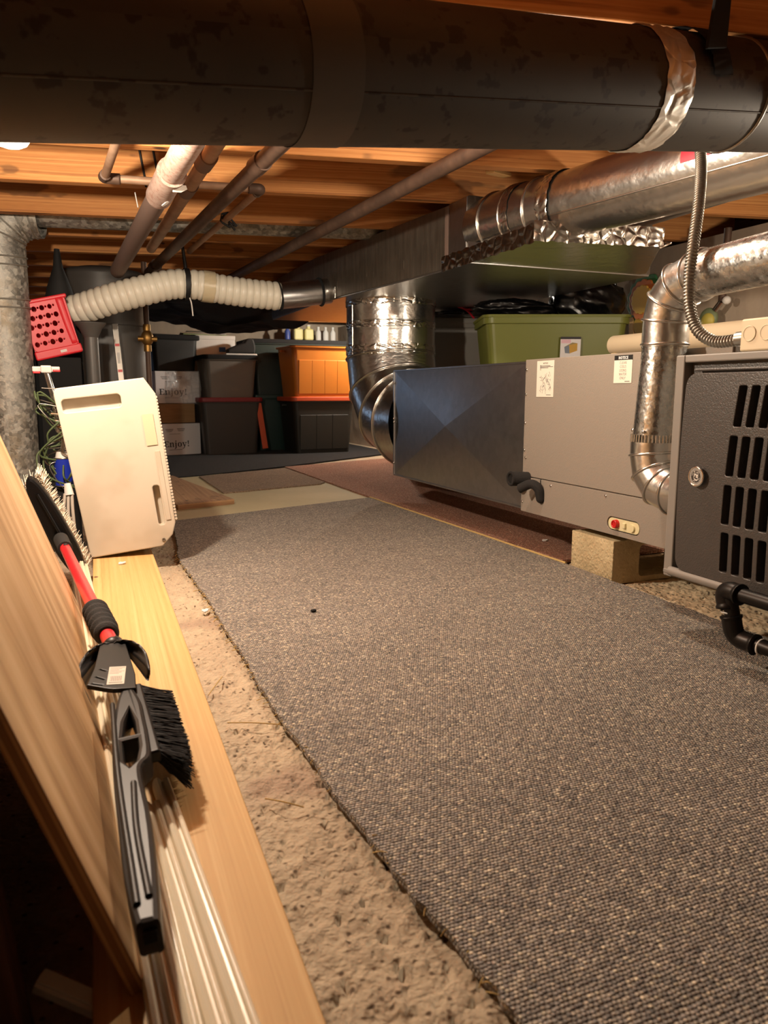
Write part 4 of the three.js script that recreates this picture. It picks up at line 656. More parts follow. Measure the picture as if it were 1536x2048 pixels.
{ // branch pipe from the trunk end, coming towards the viewer
  const b = thing('branch_duct', 'shiny round branch duct from the trunk end running right under the joists', 'duct', [0, 0, 0]);
  const R = 0.095, m = mitre([V(1.300, 1.014, -2.255), V(1.303, 1.014, -2.17), V(1.315, 1.013, -2.07), V(1.332, 1.012, -1.97), V(1.350, 1.012, -1.88)], R, 56);
  const e = new THREE.Group(); e.name = 'adjustable_elbow'; b.add(e); m.gores.forEach(g => part(e, 'gore', g, M.shiny)); part(e, 'seam', m.rings.slice(1, -1).map(r => bead(r, 0.004)), M.bead);
  part(b, 'pipe', cyl(V(1.347, 1.012, -1.90), V(1.56, 1.014, -0.72), R * 0.97, R * 0.97, 56, false), M.shiny);
  const ax = V(0.18, 0, 1); part(b, 'foil_tape', [tapeBand(V(1.318, 1.013, -2.05), V(0.16, 0, 1), R, 0.04, 0.006, 90, 8, 0, 2 * PI, 21), tapeBand(V(1.347, 1.012, -1.895), ax, R, 0.045, 0.007, 90, 8, 0, 2 * PI, 23)], M.foil, 'crinkled foil tape');
  part(b, 'seam_rib', cyl(V(1.264, 0.972, -1.90), V(1.477, 0.974, -0.72), 0.003, 0.003, 8), M.bead);
  part(b, 'transition', (() => { const g = new THREE.BufferGeometry(); g.setAttribute('position', new THREE.Float32BufferAttribute([1.218, 0.935, -2.235, 1.222, 1.06, -2.235, 1.25, 0.975, -2.10, 1.218, 0.935, -2.235, 1.25, 0.975, -2.10, 1.33, 0.945, -2.10], 3)); g.computeVertexNormals(); g.setAttribute('uv', new THREE.Float32BufferAttribute(new Float32Array(12), 2)); return g; })(), M.galv);
  const k = solo('wood_shim', box(0.10, 0.012, 0.03, 1.20, 1.118, -2.02, 0.002, 0, 0.5, 0.1), M.pine, 'small pale wood shim above the branch duct elbow', 'shim');
  const b2 = thing('branch_duct', 'second dull round duct running behind the shiny branch duct by the wall', 'duct', [0, 0, 0]);
  part(b2, 'pipe', cyl(V(1.70, 1.048, -2.08), V(1.70, 1.055, -0.7), 0.052, 0.052, 36), M.galv); part(b2, 'end_bead', ringAt(V(1.70, 1.048, -2.06), V(0, 0, 1), 0.052, 0.004), M.bead);
  const pa = V(1.347, 1.012, -1.90), pb = V(1.56, 1.014, -0.72), at = t => pa.clone().lerp(pb, t), pd = pb.clone().sub(pa);
  part(b, 'red_sticker', tapeBand(at(0.42), pd, R * 0.972, 0.09, 0, 12, 2, 1.25, 1.65, 2), std({ color: 0xa31c34, roughness: 0.5 }), 'red sticker'); part(b, 'white_sticker', tapeBand(at(0.56), pd, R * 0.972, 0.12, 0, 12, 2, 1.25, 1.7, 2), M.white, 'white sticker');
}
{ // the old dark duct across the top
  const psi = -6.2 * D2R, ax = V(0.98515, 0.13420, -0.10713).normalize(), P = V(-0.044, 0.855, -0.989), R = 0.092;
  const d = thing('overhead_duct', 'old dark stained round duct crossing close overhead from side to side', 'duct', [0, 0, 0]);
  const at = s => P.clone().addScaledVector(ax, s); OV.at = at; OV.R = R; OV.ax = ax;
  part(d, 'pipe', cyl(at(-1.5), at(1.42), R, R, 72), M.oldDuct);
  part(d, 'tape_band', tapeBand(at(0.365), ax, R, 0.072, 0.0006, 72, 4, 0, 2 * PI, 31), M.oldTape, 'dull grey tape band');
  part(d, 'foil_band', tapeBand(at(0.975), ax, R, 0.062, 0.005, 90, 8, 0, 2 * PI, 33), M.foilDull, 'crinkled silver foil band');
  part(d, 'joint_ring', ringAt(at(1.20), ax, R, 0.0035), M.steel);
  part(d, 'long_seam', cyl(at(-1.5).add(V(0, -0.052, 0.0765)), at(1.42).add(V(0, -0.052, 0.0765)), 0.002, 0.002, 6), M.oldDuct);
  const h = thing('duct_hanger', 'black strap looped over the dark overhead duct at the upper right', 'hanger', [0, 0, 0]);
  part(h, 'strap', tapeBand(at(1.07), ax, R + 0.004, 0.045, 0.003, 60, 4, -0.9, 1.6, 37), M.black); 
  part(h, 'loose_end', uvSmooth(place(extrude(shapeOf([[0, 0], [0.045, 0.01], [0.05, 0.12], [0.02, 0.13]]), 0.004, 0.001), at(1.03).x, at(1.03).y + 0.03, at(1.03).z + 0.10, 0, -psi)), M.black);
}
{ // galvanised riser on the left with run along the joist bay
  const r = thing('riser_duct', 'mottled galvanised riser pipe standing at the left edge', 'duct', [0, 0, 0]);
  const R = 0.098, B = V(-0.247, 0.0, -3.27), T = V(-0.236, 1.02, -3.27), dir = V(Math.cos(YAW), 0, -Math.sin(YAW));
  part(r, 'pipe', cyl(B, T, R, R * 0.98, 48, false), M.galvOld);
  const arc = []; for (let i = 0; i <= 4; i++) { const a = PI / 2 * i / 4; arc.push(T.clone().add(V(0, Math.sin(a) * 0.13, 0)).addScaledVector(dir, 0.13 * (1 - Math.cos(a)))); }
  const m = mitre([T.clone().add(V(0, -0.02, 0)), ...arc, arc[4].clone().addScaledVector(dir, 0.03)], R * 0.94, 40); const e = new THREE.Group(); e.name = 'elbow'; r.add(e); m.gores.forEach(g => part(e, 'gore', g, M.galvOld)); part(e, 'seam', m.rings.slice(1, -1).map(q => bead(q, 0.003)), M.galvOld);
  part(r, 'joint_ring', [0.985, 0.955, 0.83, 0.80].map(y => ringAt(V(-0.237, y, -3.27), V(0, 1, 0.08), R, 0.003)), M.galvOld);
  const s = arc[4].clone().addScaledVector(dir, 0.02).add(V(0, 0.02, 0)); part(r, 'run', cyl(s, s.clone().addScaledVector(dir, 1.35), 0.07, 0.07, 32), M.galvOld);
}
{ // white corrugated hose into the trunk
  const h = thing('corrugated_hose', 'cream corrugated hose sagging from the left to the trunk duct', 'hose', [0, 0, 0]);
  const pts = [[0.012, 0.815, -3.48], [0.06, 0.830, -3.46], [0.18, 0.870, -3.42], [0.30, 0.905, -3.40], [0.42, 0.936, -3.40], [0.52, 0.938, -3.40], [0.60, 0.928, -3.40], [0.72, 0.916, -3.40], [0.885, 0.907, -3.40]];
  part(h, 'hose', sweep(pts, 560, s => 0.056 + 0.0075 * Math.pow(Math.abs(Math.sin(s / 0.030 * PI)), 0.6), 26), M.flex);
  part(h, 'metal_end', [cyl(V(0.87, 0.905, -3.40), V(1.13, 0.945, -3.42), 0.058, 0.058, 30)], M.galv); part(h, 'hose_clamp', [ringAt(V(0.885, 0.907, -3.40), V(1, 0.15, 0), 0.062, 0.004), ringAt(V(1.085, 0.938, -3.417), V(1, 0.15, 0), 0.06, 0.006)], M.black);
  part(h, 'tape_wrap', tapeBand(V(0.566, 0.933, -3.40), V(1, -0.1, 0), 0.0655, 0.05, 0.003, 50, 4, 0, 2 * PI, 41), M.tapeClear, 'yellowed tape wrap');
  part(h, 'black_tie', [tapeBand(V(0.475, 0.938, -3.40), V(1, 0, 0), 0.066, 0.022, 0.002, 40, 3, 0, 2 * PI, 43), cyl(V(0.475, 1.0, -3.40), V(0.46, 1.11, -3.38), 0.008, 0.006, 8)], M.wireBlack, 'black tie'); part(h, 'tie_tail', tube([[0.478, 0.875, -3.34], [0.483, 0.855, -3.335], [0.488, 0.80, -3.335]], 0.0028, 10, 6), M.white, 'white tie tail');
}
// ---------- pipes and cables under the joists ----------
{
  const p = thing('drain_pipe', 'blotchy pinkish drain pipe with a coupling sloping away under the joists', 'pipe', [0, 0, 0]), a = V(0.290, 1.045, -1.50), b = V(0.262, 1.035, -2.12), c = V(0.198, 0.985, -3.45);
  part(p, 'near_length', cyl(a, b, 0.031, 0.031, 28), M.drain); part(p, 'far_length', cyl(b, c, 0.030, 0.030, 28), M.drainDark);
  part(p, 'coupling', [cyl(V(0.2645, 1.036, -2.07), V(0.255, 1.029, -2.30), 0.036, 0.036, 28), cyl(V(0.2645, 1.036, -2.07), V(0.2640, 1.0358, -2.085), 0.038, 0.038, 28)], M.drain);
  const flake = (x, y, z, s, r) => { const g = extrude(shapeOf([[-0.02, -0.008], [0.005, -0.014], [0.024, -0.006], [0.020, 0.008], [0.002, 0.012], [-0.018, 0.007]]), 0.0012, 0.0005); g.scale(s, s, 1); return place(g, x, y, z, 0.9, r, 0.4); };
  part(p, 'paint_flake', [flake(0.285, 1.005, -2.10, 0.9, 0.4), flake(0.262, 0.992, -2.22, 0.9, 1.5)], M.white, 'peeling white paint flake');
  const q = thing('pipe_run', 'thin brown pipe close beside the blotchy drain pipe', 'pipe', [0, 0, 0]); part(q, 'pipe', cyl(V(0.362, 1.075, -1.5), V(0.325, 1.06, -3.3), 0.019, 0.019, 20), M.copperPipe); parts(q, 'joint', [cyl(V(0.352, 1.072, -2.02), V(0.349, 1.0715, -2.10), 0.024, 0.024, 20), cyl(V(0.345, 1.0705, -2.30), V(0.342, 1.069, -2.38), 0.024, 0.024, 20)], M.drainDark);
  const r = thing('pipe_run', 'dark grey iron pipe in the middle running away under the joists', 'pipe', [0, 0, 0]); part(r, 'pipe', cyl(V(0.495, 1.05, -1.5), V(0.362, 1.045, -3.85), 0.0205, 0.0205, 24), M.darkPipe); parts(r, 'joint', [cyl(V(0.470, 1.05, -1.93), V(0.4655, 1.05, -2.0), 0.0245, 0.0245, 20), cyl(V(0.375, 1.045, -3.62), V(0.371, 1.045, -3.69), 0.027, 0.027, 20)], M.darkPipe);
  const s = thing('pipe_run', 'long brown pipe running diagonally under the joists left of the trunk duct', 'pipe', [0, 0, 0]); part(s, 'pipe', cyl(V(0.985, 1.075, -1.4), V(0.775, 1.06, -4.1), 0.021, 0.021, 24), M.darkPipe); part(s, 'thin_pipe', cyl(V(1.02, 1.085, -1.4), V(0.82, 1.075, -4.1), 0.010, 0.010, 14), M.darkPipe);
  const l = thing('pipe_run', 'narrow tan water pipe stepping along the lit joist with elbows', 'pipe', [0, 0, 0]);
  part(l, 'pipe', [cyl(V(0.148, 1.095, -1.75), V(0.117, 1.092, -2.415), 0.0115, 0.0115, 16), cyl(V(0.117, 1.092, -2.415), V(0.562, 1.09, -2.352), 0.0115, 0.0115, 16), cyl(V(0.562, 1.09, -2.352), V(0.50, 1.085, -3.45), 0.0115, 0.0115, 16)], M.copperPipe);
  part(l, 'elbow', [sweep([V(0.1185, 1.092, -2.375), V(0.117, 1.092, -2.412), V(0.16, 1.092, -2.410)], 20, () => 0.0155, 14)], M.darkPipe); part(l, 'elbow', [sweep([V(0.525, 1.09, -2.357), V(0.560, 1.09, -2.354), V(0.560, 1.09, -2.395)], 20, () => 0.0155, 14)], M.darkPipe); part(l, 'solder_ring', ringAt(V(0.5605, 1.09, -2.385), V(0, 0, 1), 0.0125, 0.003), M.white);
  const v = thing('pipe_clamp', 'small wire clamp bundle hanging on the narrow pipe', 'clamp', [0, 0, 0]); part(v, 'bundle', [0, 1, 2, 3, 4].map(i => tube([[0.545, 1.11, -2.78], [0.53 + rr(-0.02, 0.02), 1.09 + rr(-0.01, 0.01), -2.77 + rr(-0.02, 0.02)], [0.55 + rr(-0.03, 0.03), 1.06 + rr(-0.01, 0.01), -2.78]], 0.004, 8, 6)), M.wireBlack);
  for (const [x, l2] of [[0.222, 'dark cable stapled down the lit joist, left of the pair'], [0.262, 'dark cable stapled down the lit joist, right of the pair']]) { const c2 = thing('cable', l2, 'cable', [0, 0, 0]), z = -2.525 / Math.cos(YAW) + x * 0.2035 + 0.006; part(c2, 'cable', tube([[x, 1.245, z + 0.01], [x + 0.008, 1.20, z], [x + 0.018, 1.135, z], [x + 0.02, 1.105, z + 0.008]], 0.0035, 16, 8), M.wireBlack); }
  const wn = thing('nail', 'thin bright nail hanging below the joist beside the drain pipe', 'nail', [0, 0, 0]); part(wn, 'shank', cyl(V(0.215, 1.105, -2.60), V(0.222, 1.06, -2.60), 0.0018, 0.0018, 8), M.white);
}
{ // lamps
  const b = thing('ceiling_lamp', 'glowing bulb in a holder below the joists at the left edge', 'lamp', [LAMP.x, LAMP.y, LAMP.z]);
  const g = new THREE.LatheGeometry([[0, 0.052], [0.012, 0.050], [0.023, 0.042], [0.029, 0.028], [0.030, 0.012], [0.026, -0.008], [0.018, -0.026], [0.0135, -0.036], [0.0, -0.036]].map(p => new THREE.Vector2(...p)), 32); g.rotateZ(-PI / 2); part(b, 'bulb', g, M.lampGlow, 'glowing bulb');
  part(b, 'screw_base', place(new THREE.CylinderGeometry(0.013, 0.013, 0.03, 20), -0.052, 0, 0, 0, 0, PI / 2), M.steel); part(b, 'holder', [place(new THREE.CylinderGeometry(0.022, 0.022, 0.05, 24), -0.09, 0, 0, 0, 0, PI / 2), cyl(V(-0.10, 0.02, 0), V(-0.10, 0.14, 0), 0.006, 0.006, 10)], M.white);
  const c = thing('ceiling_lamp', 'second bulb far at the back hidden behind the ducts', 'lamp', [BACK.x, BACK.y, BACK.z]); part(c, 'bulb', new THREE.SphereGeometry(0.03, 24, 16), M.lampGlow); part(c, 'holder', cyl(V(0, 0.025, 0), V(0, 0.06, 0), 0.02, 0.02, 20), M.white);
  const e = thing('ceiling_lamp', 'third bulb under the joists hidden behind the overhead duct', 'lamp', [SIDE.x, SIDE.y, SIDE.z]); part(e, 'bulb', new THREE.SphereGeometry(0.028, 24, 16), M.lampGlow); part(e, 'holder', cyl(V(0, 0.024, 0), V(0, 0.18, 0), 0.02, 0.03, 20), M.white);
}
{ const e = thing('ceiling_lamp', 'fourth bulb low by the right wall beyond the furnace', 'lamp', [WALL.x, WALL.y, WALL.z]); part(e, 'bulb', new THREE.SphereGeometry(0.028, 24, 16), M.lampGlow); part(e, 'holder', cyl(V(0, 0.024, 0), V(0, 0.06, 0), 0.02, 0.02, 20), M.white); part(e, 'cord', cyl(V(0, 0.06, 0), V(0, 0.315, 0), 0.003, 0.003, 8), M.wireBlack); }
// ---------- clutter at the left ----------
{
  const c = thing('dark_box', 'dark box in the shade behind the cooler, carrying the red basket', 'box', [-0.050, 0, -3.34]); part(c, 'box', box(0.16, 0.62, 0.11, 0, 0.305, 0, 0.004), M.black);
  const b = thing('basket', 'bright red plastic basket pierced with round holes, tilted beside the riser', 'basket', [-0.056, 0.650, -3.28]); b.rotation.set(0, 0.05, 14 * D2R, 'YXZ'); b.scale.set(1.08, 1.25, 0.72);
  const s = roundRect(-0.075, 0, 0.155, 0.150, 0.012); const holes = []; for (let r = 0; r < 5; r++) for (let k = 0; k < 5; k++) { const x = -0.060 + k * 0.027 + (r % 2) * 0.0135, y = 0.022 + r * 0.0265; if (x > 0.042) continue; const p = new THREE.Path(); p.absarc(x, y, [0.0078, 0.0070, 0.0082][(r + k) % 3], 0, 2 * PI); s.holes.push(p); const q = new THREE.Path(); if (x + 0.0135 < 0.046) { q.absarc(x + 0.0135, y + 0.002, 0.0030, 0, 2 * PI); s.holes.push(q); } }
  part(b, 'front_wall', place(uvSmooth(extrude(s, 0.003, 0.001, 10)), 0, 0, 0), M.redPlastic);
  part(b, 'corner_post', [sweep([V(0.066, 0.004, -0.008), V(0.062, 0.07, -0.006), V(0.060, 0.150, -0.004)], 12, () => 0.016, 16)], M.redPlastic);
  part(b, 'base', box(0.165, 0.028, 0.14, 0.003, -0.012, -0.066, 0.006), M.redPlastic); part(b, 'rim', [box(0.172, 0.012, 0.012, 0.002, 0.152, 0.002, 0.005), box(0.012, 0.012, 0.145, 0.082, 0.152, -0.07, 0.005), box(0.012, 0.012, 0.145, -0.08, 0.152, -0.07, 0.005)], M.redPlastic);
  part(b, 'side_wall', [box(0.003, 0.15, 0.135, 0.078, 0.075, -0.07), box(0.003, 0.15, 0.135, -0.074, 0.075, -0.07), box(0.155, 0.15, 0.003, 0.002, 0.075, -0.137)], M.redPlastic); part(b, 'pale_mark', box(0.022, 0.008, 0.001, 0.02, -0.012, 0.0045), M.white, 'pale worn mark');
}
{
  const f = thing('faucet', 'chrome shower faucet hung between the riser and the cooler', 'faucet', [-0.075, 0.40, -2.44]);
  part(f, 'cross_bar', [box(0.075, 0.016, 0.010, 0, 0.145, 0, 0.003), box(0.03, 0.022, 0.02, 0.0, 0.145, 0.004, 0.004)], M.plastic); part(f, 'end_cap', box(0.02, 0.007, 0.012, -0.026, 0.136, 0.004, 0.002), M.redPaint, 'red strip'); part(f, 'end_cap', box(0.02, 0.007, 0.012, 0.028, 0.141, 0.004, 0.002), M.redPaint, 'red strip');
  part(f, 'tube', cyl(V(0, 0.14, 0), V(0.022, 0.035, 0.01), 0.008, 0.009, 18), M.chrome); part(f, 'body', [cyl(V(0.022, 0.035, 0.01), V(0.03, -0.02, 0.012), 0.013, 0.015, 20), new THREE.SphereGeometry(0.017, 18, 12).translate(0.03, -0.03, 0.012)], M.chrome); part(f, 'handle', [cyl(V(0.01, -0.005, 0.02), V(0.052, -0.012, 0.026), 0.004, 0.004, 10), cyl(V(0.005, 0.015, 0.02), V(0.05, 0.01, 0.026), 0.004, 0.004, 10), new THREE.TorusGeometry(0.009, 0.003, 8, 20).translate(0.045, -0.085, 0.02)], M.chrome); part(f, 'spout', tube([[0.03, -0.03, 0.012], [0.034, -0.07, 0.02], [0.03, -0.10, 0.022], [0.052, -0.112, 0.025]], 0.006, 20, 10), M.chrome);
  const t = thing('cord_tangle', 'tangle of dull green cord among chrome fittings left of the cooler', 'cord', [-0.065, 0.30, -2.42]);
  for (let i = 0; i < 9; i++) { const p = [[rr(-0.045, 0.05), 0.19 - i * 0.01, rr(-0.02, 0.02)]]; for (let k = 0; k < 7; k++) p.push([rr(-0.05, 0.05), 0.16 - k * 0.045 + rr(-0.03, 0.03), rr(-0.03, 0.03)]); part(t, 'strand', tube(p, i % 3 ? 0.0028 : 0.0018, 50, 6), i % 3 === 0 ? M.steel : M.cordGreen); }
  const k = thing('spray_can', 'bright blue can standing behind the cooler at the left', 'can', [-0.046, 0.196, -2.44]); part(k, 'can_body', new THREE.CylinderGeometry(0.026, 0.026, 0.085, 28).translate(0, 0.0425, 0), M.blueCan); part(k, 'rim', [new THREE.TorusGeometry(0.0255, 0.002, 8, 28).rotateX(PI / 2).translate(0, 0.085, 0), new THREE.TorusGeometry(0.0255, 0.002, 8, 28).rotateX(PI / 2).translate(0, 0.002, 0)], M.steel); part(k, 'cap', new THREE.CylinderGeometry(0.018, 0.022, 0.02, 24).translate(0, 0.095, 0), M.white);
  const bs = thing('dark_box', 'small dark box on the floor under the blue can', 'box', [-0.055, 0, -2.49]); part(bs, 'box', box(0.10, 0.195, 0.13, 0, 0.0975, 0, 0.004), M.black);
  const g = thing('cable_coil', 'three pale grey cords drooping beside the left side of the cooler', 'cable', [0, 0, 0]); for (let i = 0; i < 3; i++) part(g, 'cord', tube([[-0.040 + i * 0.008, 0.22, -2.06], [-0.046 + i * 0.011, 0.17, -2.04], [-0.044 + i * 0.012, 0.11, -2.02], [-0.022 + i * 0.010, 0.052, -1.99]], 0.0042, 24, 8), M.cordGrey); part(g, 'plug', [cyl(V(-0.030, 0.215, -2.062), V(-0.033, 0.245, -2.07), 0.012, 0.008, 16)], M.plastic);
}
{
  const t = thing('water_tank', 'grey round water tank standing in the shade at the back left', 'tank', [0.16, 0, -4.1]); part(t, 'shell', new THREE.LatheGeometry([[0, 0], [0.205, 0], [0.21, 0.02], [0.21, 1.04], [0.2, 1.065], [0.12, 1.085], [0, 1.09]].map(p => new THREE.Vector2(...p)), 56), M.greyTank); part(t, 'band', [0.42, 0.8].map(y => new THREE.TorusGeometry(0.21, 0.003, 6, 56).rotateX(PI / 2).translate(0, y, 0)), M.greyTank);
  const n = thing('funnel', 'black pointed plastic funnel standing upside down behind the riser', 'funnel', [-0.035, 0.80, -3.55]); part(n, 'cone', new THREE.LatheGeometry([[0.07, 0], [0.072, 0.006], [0.065, 0.05], [0.048, 0.12], [0.02, 0.2], [0.011, 0.275], [0, 0.277]].map(p => new THREE.Vector2(...p)), 32), M.rubber);
  const nb = thing('dark_box', 'tall dark box behind the red basket under the black funnel', 'box', [-0.09, 0, -3.57]); part(nb, 'box', box(0.26, 0.80, 0.22, 0, 0.40, 0, 0.004), M.black);
  const s = thing('standpipe', 'grey standpipe with a flared mouth under the corrugated hose', 'pipe', [0.075, 0, -3.36]); part(s, 'pipe', new THREE.CylinderGeometry(0.028, 0.028, 0.72, 24).translate(0, 0.36, 0), M.greyTank); part(s, 'mouth', new THREE.LatheGeometry([[0.028, 0.70], [0.045, 0.735], [0.062, 0.755], [0.062, 0.762], [0.04, 0.745], [0.0, 0.72]].map(p => new THREE.Vector2(...p)), 32), M.greyTank);
  const l = thing('spirit_level', 'grey spirit level with red marks leaning on the water tank', 'level', [0.232, 0, -3.66]); l.rotation.z = 3 * D2R; l.rotation.x = -0.13; part(l, 'bar', box(0.026, 0.80, 0.018, 0, 0.40, 0, 0.002), M.steel); part(l, 'red_mark', [box(0.02, 0.012, 0.001, 0, 0.70, 0.0095), box(0.02, 0.012, 0.001, 0, 0.58, 0.0095)], M.redPaint); part(l, 'vial', box(0.012, 0.05, 0.001, 0, 0.64, 0.0095), M.white);
  const v = thing('water_pipe', 'thin upright water pipe with a brass valve in front of the dark far corner', 'pipe', [0.345, 0, -3.9]); part(v, 'pipe', new THREE.CylinderGeometry(0.013, 0.013, 1.1, 18).translate(0, 0.55, 0), M.darkPipe); part(v, 'valve', [new THREE.SphereGeometry(0.03, 20, 14).scale(1, 1.3, 1).translate(0, 0.74, 0), cyl(V(-0.045, 0.735, 0.01), V(0.045, 0.735, 0.01), 0.012, 0.012, 14), new THREE.CylinderGeometry(0.02, 0.02, 0.03, 6).translate(0, 0.69, 0), new THREE.CylinderGeometry(0.02, 0.02, 0.03, 6).translate(0, 0.79, 0)], M.brass);
}
// ---------- storage at the far end ----------
function tote(name, lab, [x, y, z], yaw, w, d, h, mat, lidMat, ribs = 0, group) {
  const t = thing(name, lab, 'tote', [x, y, z], group); t.rotation.y = yaw; part(t, 'tub', tubGeo(w, d, h), mat);
  if (lidMat) part(t, 'lid', lidGeo(w + 0.035, d + 0.035, 0.022).translate(0, h + 0.001, 0), lidMat);
  if (ribs) { const tilt = Math.atan(d * 0.06 / h); for (let i = 0; i < ribs; i++) { const k = (i + 0.5) / ribs - 0.5, hh = h * 0.66; const g = box(w * 0.88 / ribs * 0.90, hh, 0.008, 0, 0, 0, 0.003); part(t, 'ribbed_panel', place(g, k * w * 0.80, h * 0.40, d / 2 * (0.88 + 0.12 * 0.41) + 0.001, tilt), mat); } parts(t, 'grip', [box(0.05, 0.016, 0.03, -w / 2 - 0.012, h - 0.035, 0, 0.005), box(0.05, 0.016, 0.03, w / 2 + 0.012, h - 0.035, 0, 0.005)], mat); }
  return t;
}
tote('storage_tote', 'orange plastic tote with ribbed front on top of a black tote', [1.77, 0.435, -5.70], 0.06, 0.52, 0.38, 0.385, M.orange, null, 4);
tote('storage_tote', 'black plastic tote with an orange lid beneath the orange tote', [1.77, 0.006, -5.72], 0.06, 0.50, 0.38, 0.405, M.charcoalTote, M.orangeLid, 3);
tote('storage_tote', 'large dark green tote with a black lid behind the orange tote', [1.72, 0.45, -6.18], 0.02, 0.84, 0.45, 0.415, M.darkGreen, M.black);
tote('storage_tote', 'dark teal tote on the carpet under the large dark green tote', [1.63, 0.006, -6.18], 0.02, 0.62, 0.45, 0.42, M.teal, M.teal);
{ const t = tote('clear_bin', 'murky clear bin with red rim and round shape inside, on the far carpet', [1.09, 0.006, -5.90], 0.06, 0.46, 0.36, 0.40, M.clearBin2, std({ color: 0x7a2026, roughness: 0.5 })); t.userData.category = 'bin'; part(t, 'red_strap', box(0.045, 0.36, 0.012, 0.235, 0.21, 0.17, 0.004, -0.05, 0, 0.12), M.orangeLid, 'red corner strap'); part(t, 'round_inside', place(new THREE.TorusGeometry(0.085, 0.02, 10, 28), 0.04, 0.17, 0.10), M.tanRug); }
{ const t = tote('clear_bin', 'pale clear bin with black lid stacked on the red-rimmed bin', [1.10, 0.435, -5.90], 0.06, 0.40, 0.34, 0.29, M.clearBin, M.black); t.userData.category = 'bin'; part(t, 'contents', box(0.3, 0.2, 0.26, 0.01, 0.11, 0, 0.02), M.whiteBox); }
const enjoy = print(512, 384, (g, w, h) => { g.fillStyle = '#d4d2d3'; g.fillRect(0, 0, w, h); g.fillStyle = '#6a6868'; g.font = '22px serif'; for (const [x, y] of [[60, 60], [210, 56]]) { g.fillRect(x, y, 100, 8); g.fillRect(x + 6, y + 16, 92, 6); g.fillRect(x + 14, y + 28, 70, 6); } g.fillRect(110, 120, 140, 5); g.fillStyle = '#1c1b1c'; g.font = 'bold 104px serif'; g.textAlign = 'center'; g.fillText('Enjoy!', 200, 286); g.fillRect(100, 320, 170, 5); });
function enjoyBox(lab, x, y, z, w, h, yaw) { const b = thing('carton', lab, 'box', [x, y, z], null); b.rotation.y = yaw; part(b, 'carton', box(w, h, 0.30, 0, h / 2, -0.15, 0.003), M.whiteBox); label(b, 'front_print', w - 0.006, h - 0.006, 0, h / 2, 0.0, enjoy); part(b, 'flap', box(w, 0.003, 0.15, 0, h + 0.001, -0.22), M.whiteBox); return b; }
enjoyBox('white carton printed Enjoy! at the bottom of the far left stack', 0.72, 0.006, -5.78, 0.32, 0.235, 0.30);
{ const b = thing('carton', 'flat brown cardboard carton between the two white printed cartons', 'box', [0.71, 0.245, -5.80]); b.rotation.y = 0.28; part(b, 'carton', box(0.29, 0.145, 0.28, -0.01, 0.0735, -0.14, 0.003), M.cardboard); part(b, 'tape', box(0.292, 0.002, 0.05, -0.01, 0.147, -0.14), M.tapeClear); }
{ const b = enjoyBox('white carton printed Enjoy! under a clear plastic sheet, on the brown carton', 0.715, 0.394, -5.80, 0.345, 0.235, 0.28); part(b, 'plastic_wrap', place(uvSmooth(extrude(shapeOf([[-0.1, 0], [0.17, -0.01], [0.185, 0.1], [0.17, 0.24], [-0.08, 0.236]]), 0.002, 0.001)), 0.0, 0, 0.006), phys({ color: 0xffffff, transmission: 0.9, roughness: 0.25, thickness: 0, bumpMap: M.foil.bumpMap, bumpScale: 0.01 }), 'crinkled clear plastic sheet'); }
{ const t = tote('storage_bin', 'nearly black bin on top of the printed cartons', [0.68, 0.634, -5.95], 0.25, 0.36, 0.28, 0.235, M.darkBin, M.black); t.userData.category = 'bin'; }
{
  const w = thing('carton', 'bright white box with a small blue label on the black bin lid', 'box', [1.03, 0.752, -6.05]); part(w, 'carton', box(0.30, 0.15, 0.25, 0, 0.0755, 0, 0.004), M.brightCard); label(w, 'blue_label', 0.05, 0.035, 0.05, 0.05, 0.126, std({ color: 0x3b64a8, roughness: 0.5 }), 'small blue label'); part(w, 'lid', box(0.306, 0.03, 0.256, 0, 0.14, 0, 0.003), M.brightCard);
  const s = thing('shoe', 'dark shoe lying on the black bin lid beside the white box', 'shoe', [1.20, 0.752, -5.80]); const sh = new THREE.Shape(); sh.moveTo(-0.11, 0); sh.lineTo(0.10, 0); sh.quadraticCurveTo(0.115, 0.06, 0.09, 0.11); sh.quadraticCurveTo(0.04, 0.13, 0.02, 0.085); sh.quadraticCurveTo(-0.08, 0.05, -0.11, 0.03); sh.closePath(); part(s, 'upper', uvSmooth(extrude(sh, 0.07, 0.012)).translate(0, 0.014, -0.04), M.rubber); part(s, 'sole', box(0.24, 0.014, 0.1, -0.005, 0.007, -0.005, 0.005), M.white);
  const ml = thing('magazine_stack', 'pale stack of papers on the far dark bin', 'papers', [0.95, 0.908, -6.05]); for (let i = 0; i < 5; i++) part(ml, 'sheet', box(0.34 - i * 0.02, 0.006, 0.22, rr(-0.02, 0.02), 0.004 + i * 0.0065, rr(-0.02, 0.02), 0.001, 0, rr(-0.2, 0.2)), i % 2 ? M.white : std({ color: [0x8f9a6a, 0xb4a48c, 0x7c7468][i >> 1], roughness: 0.6 }));
}
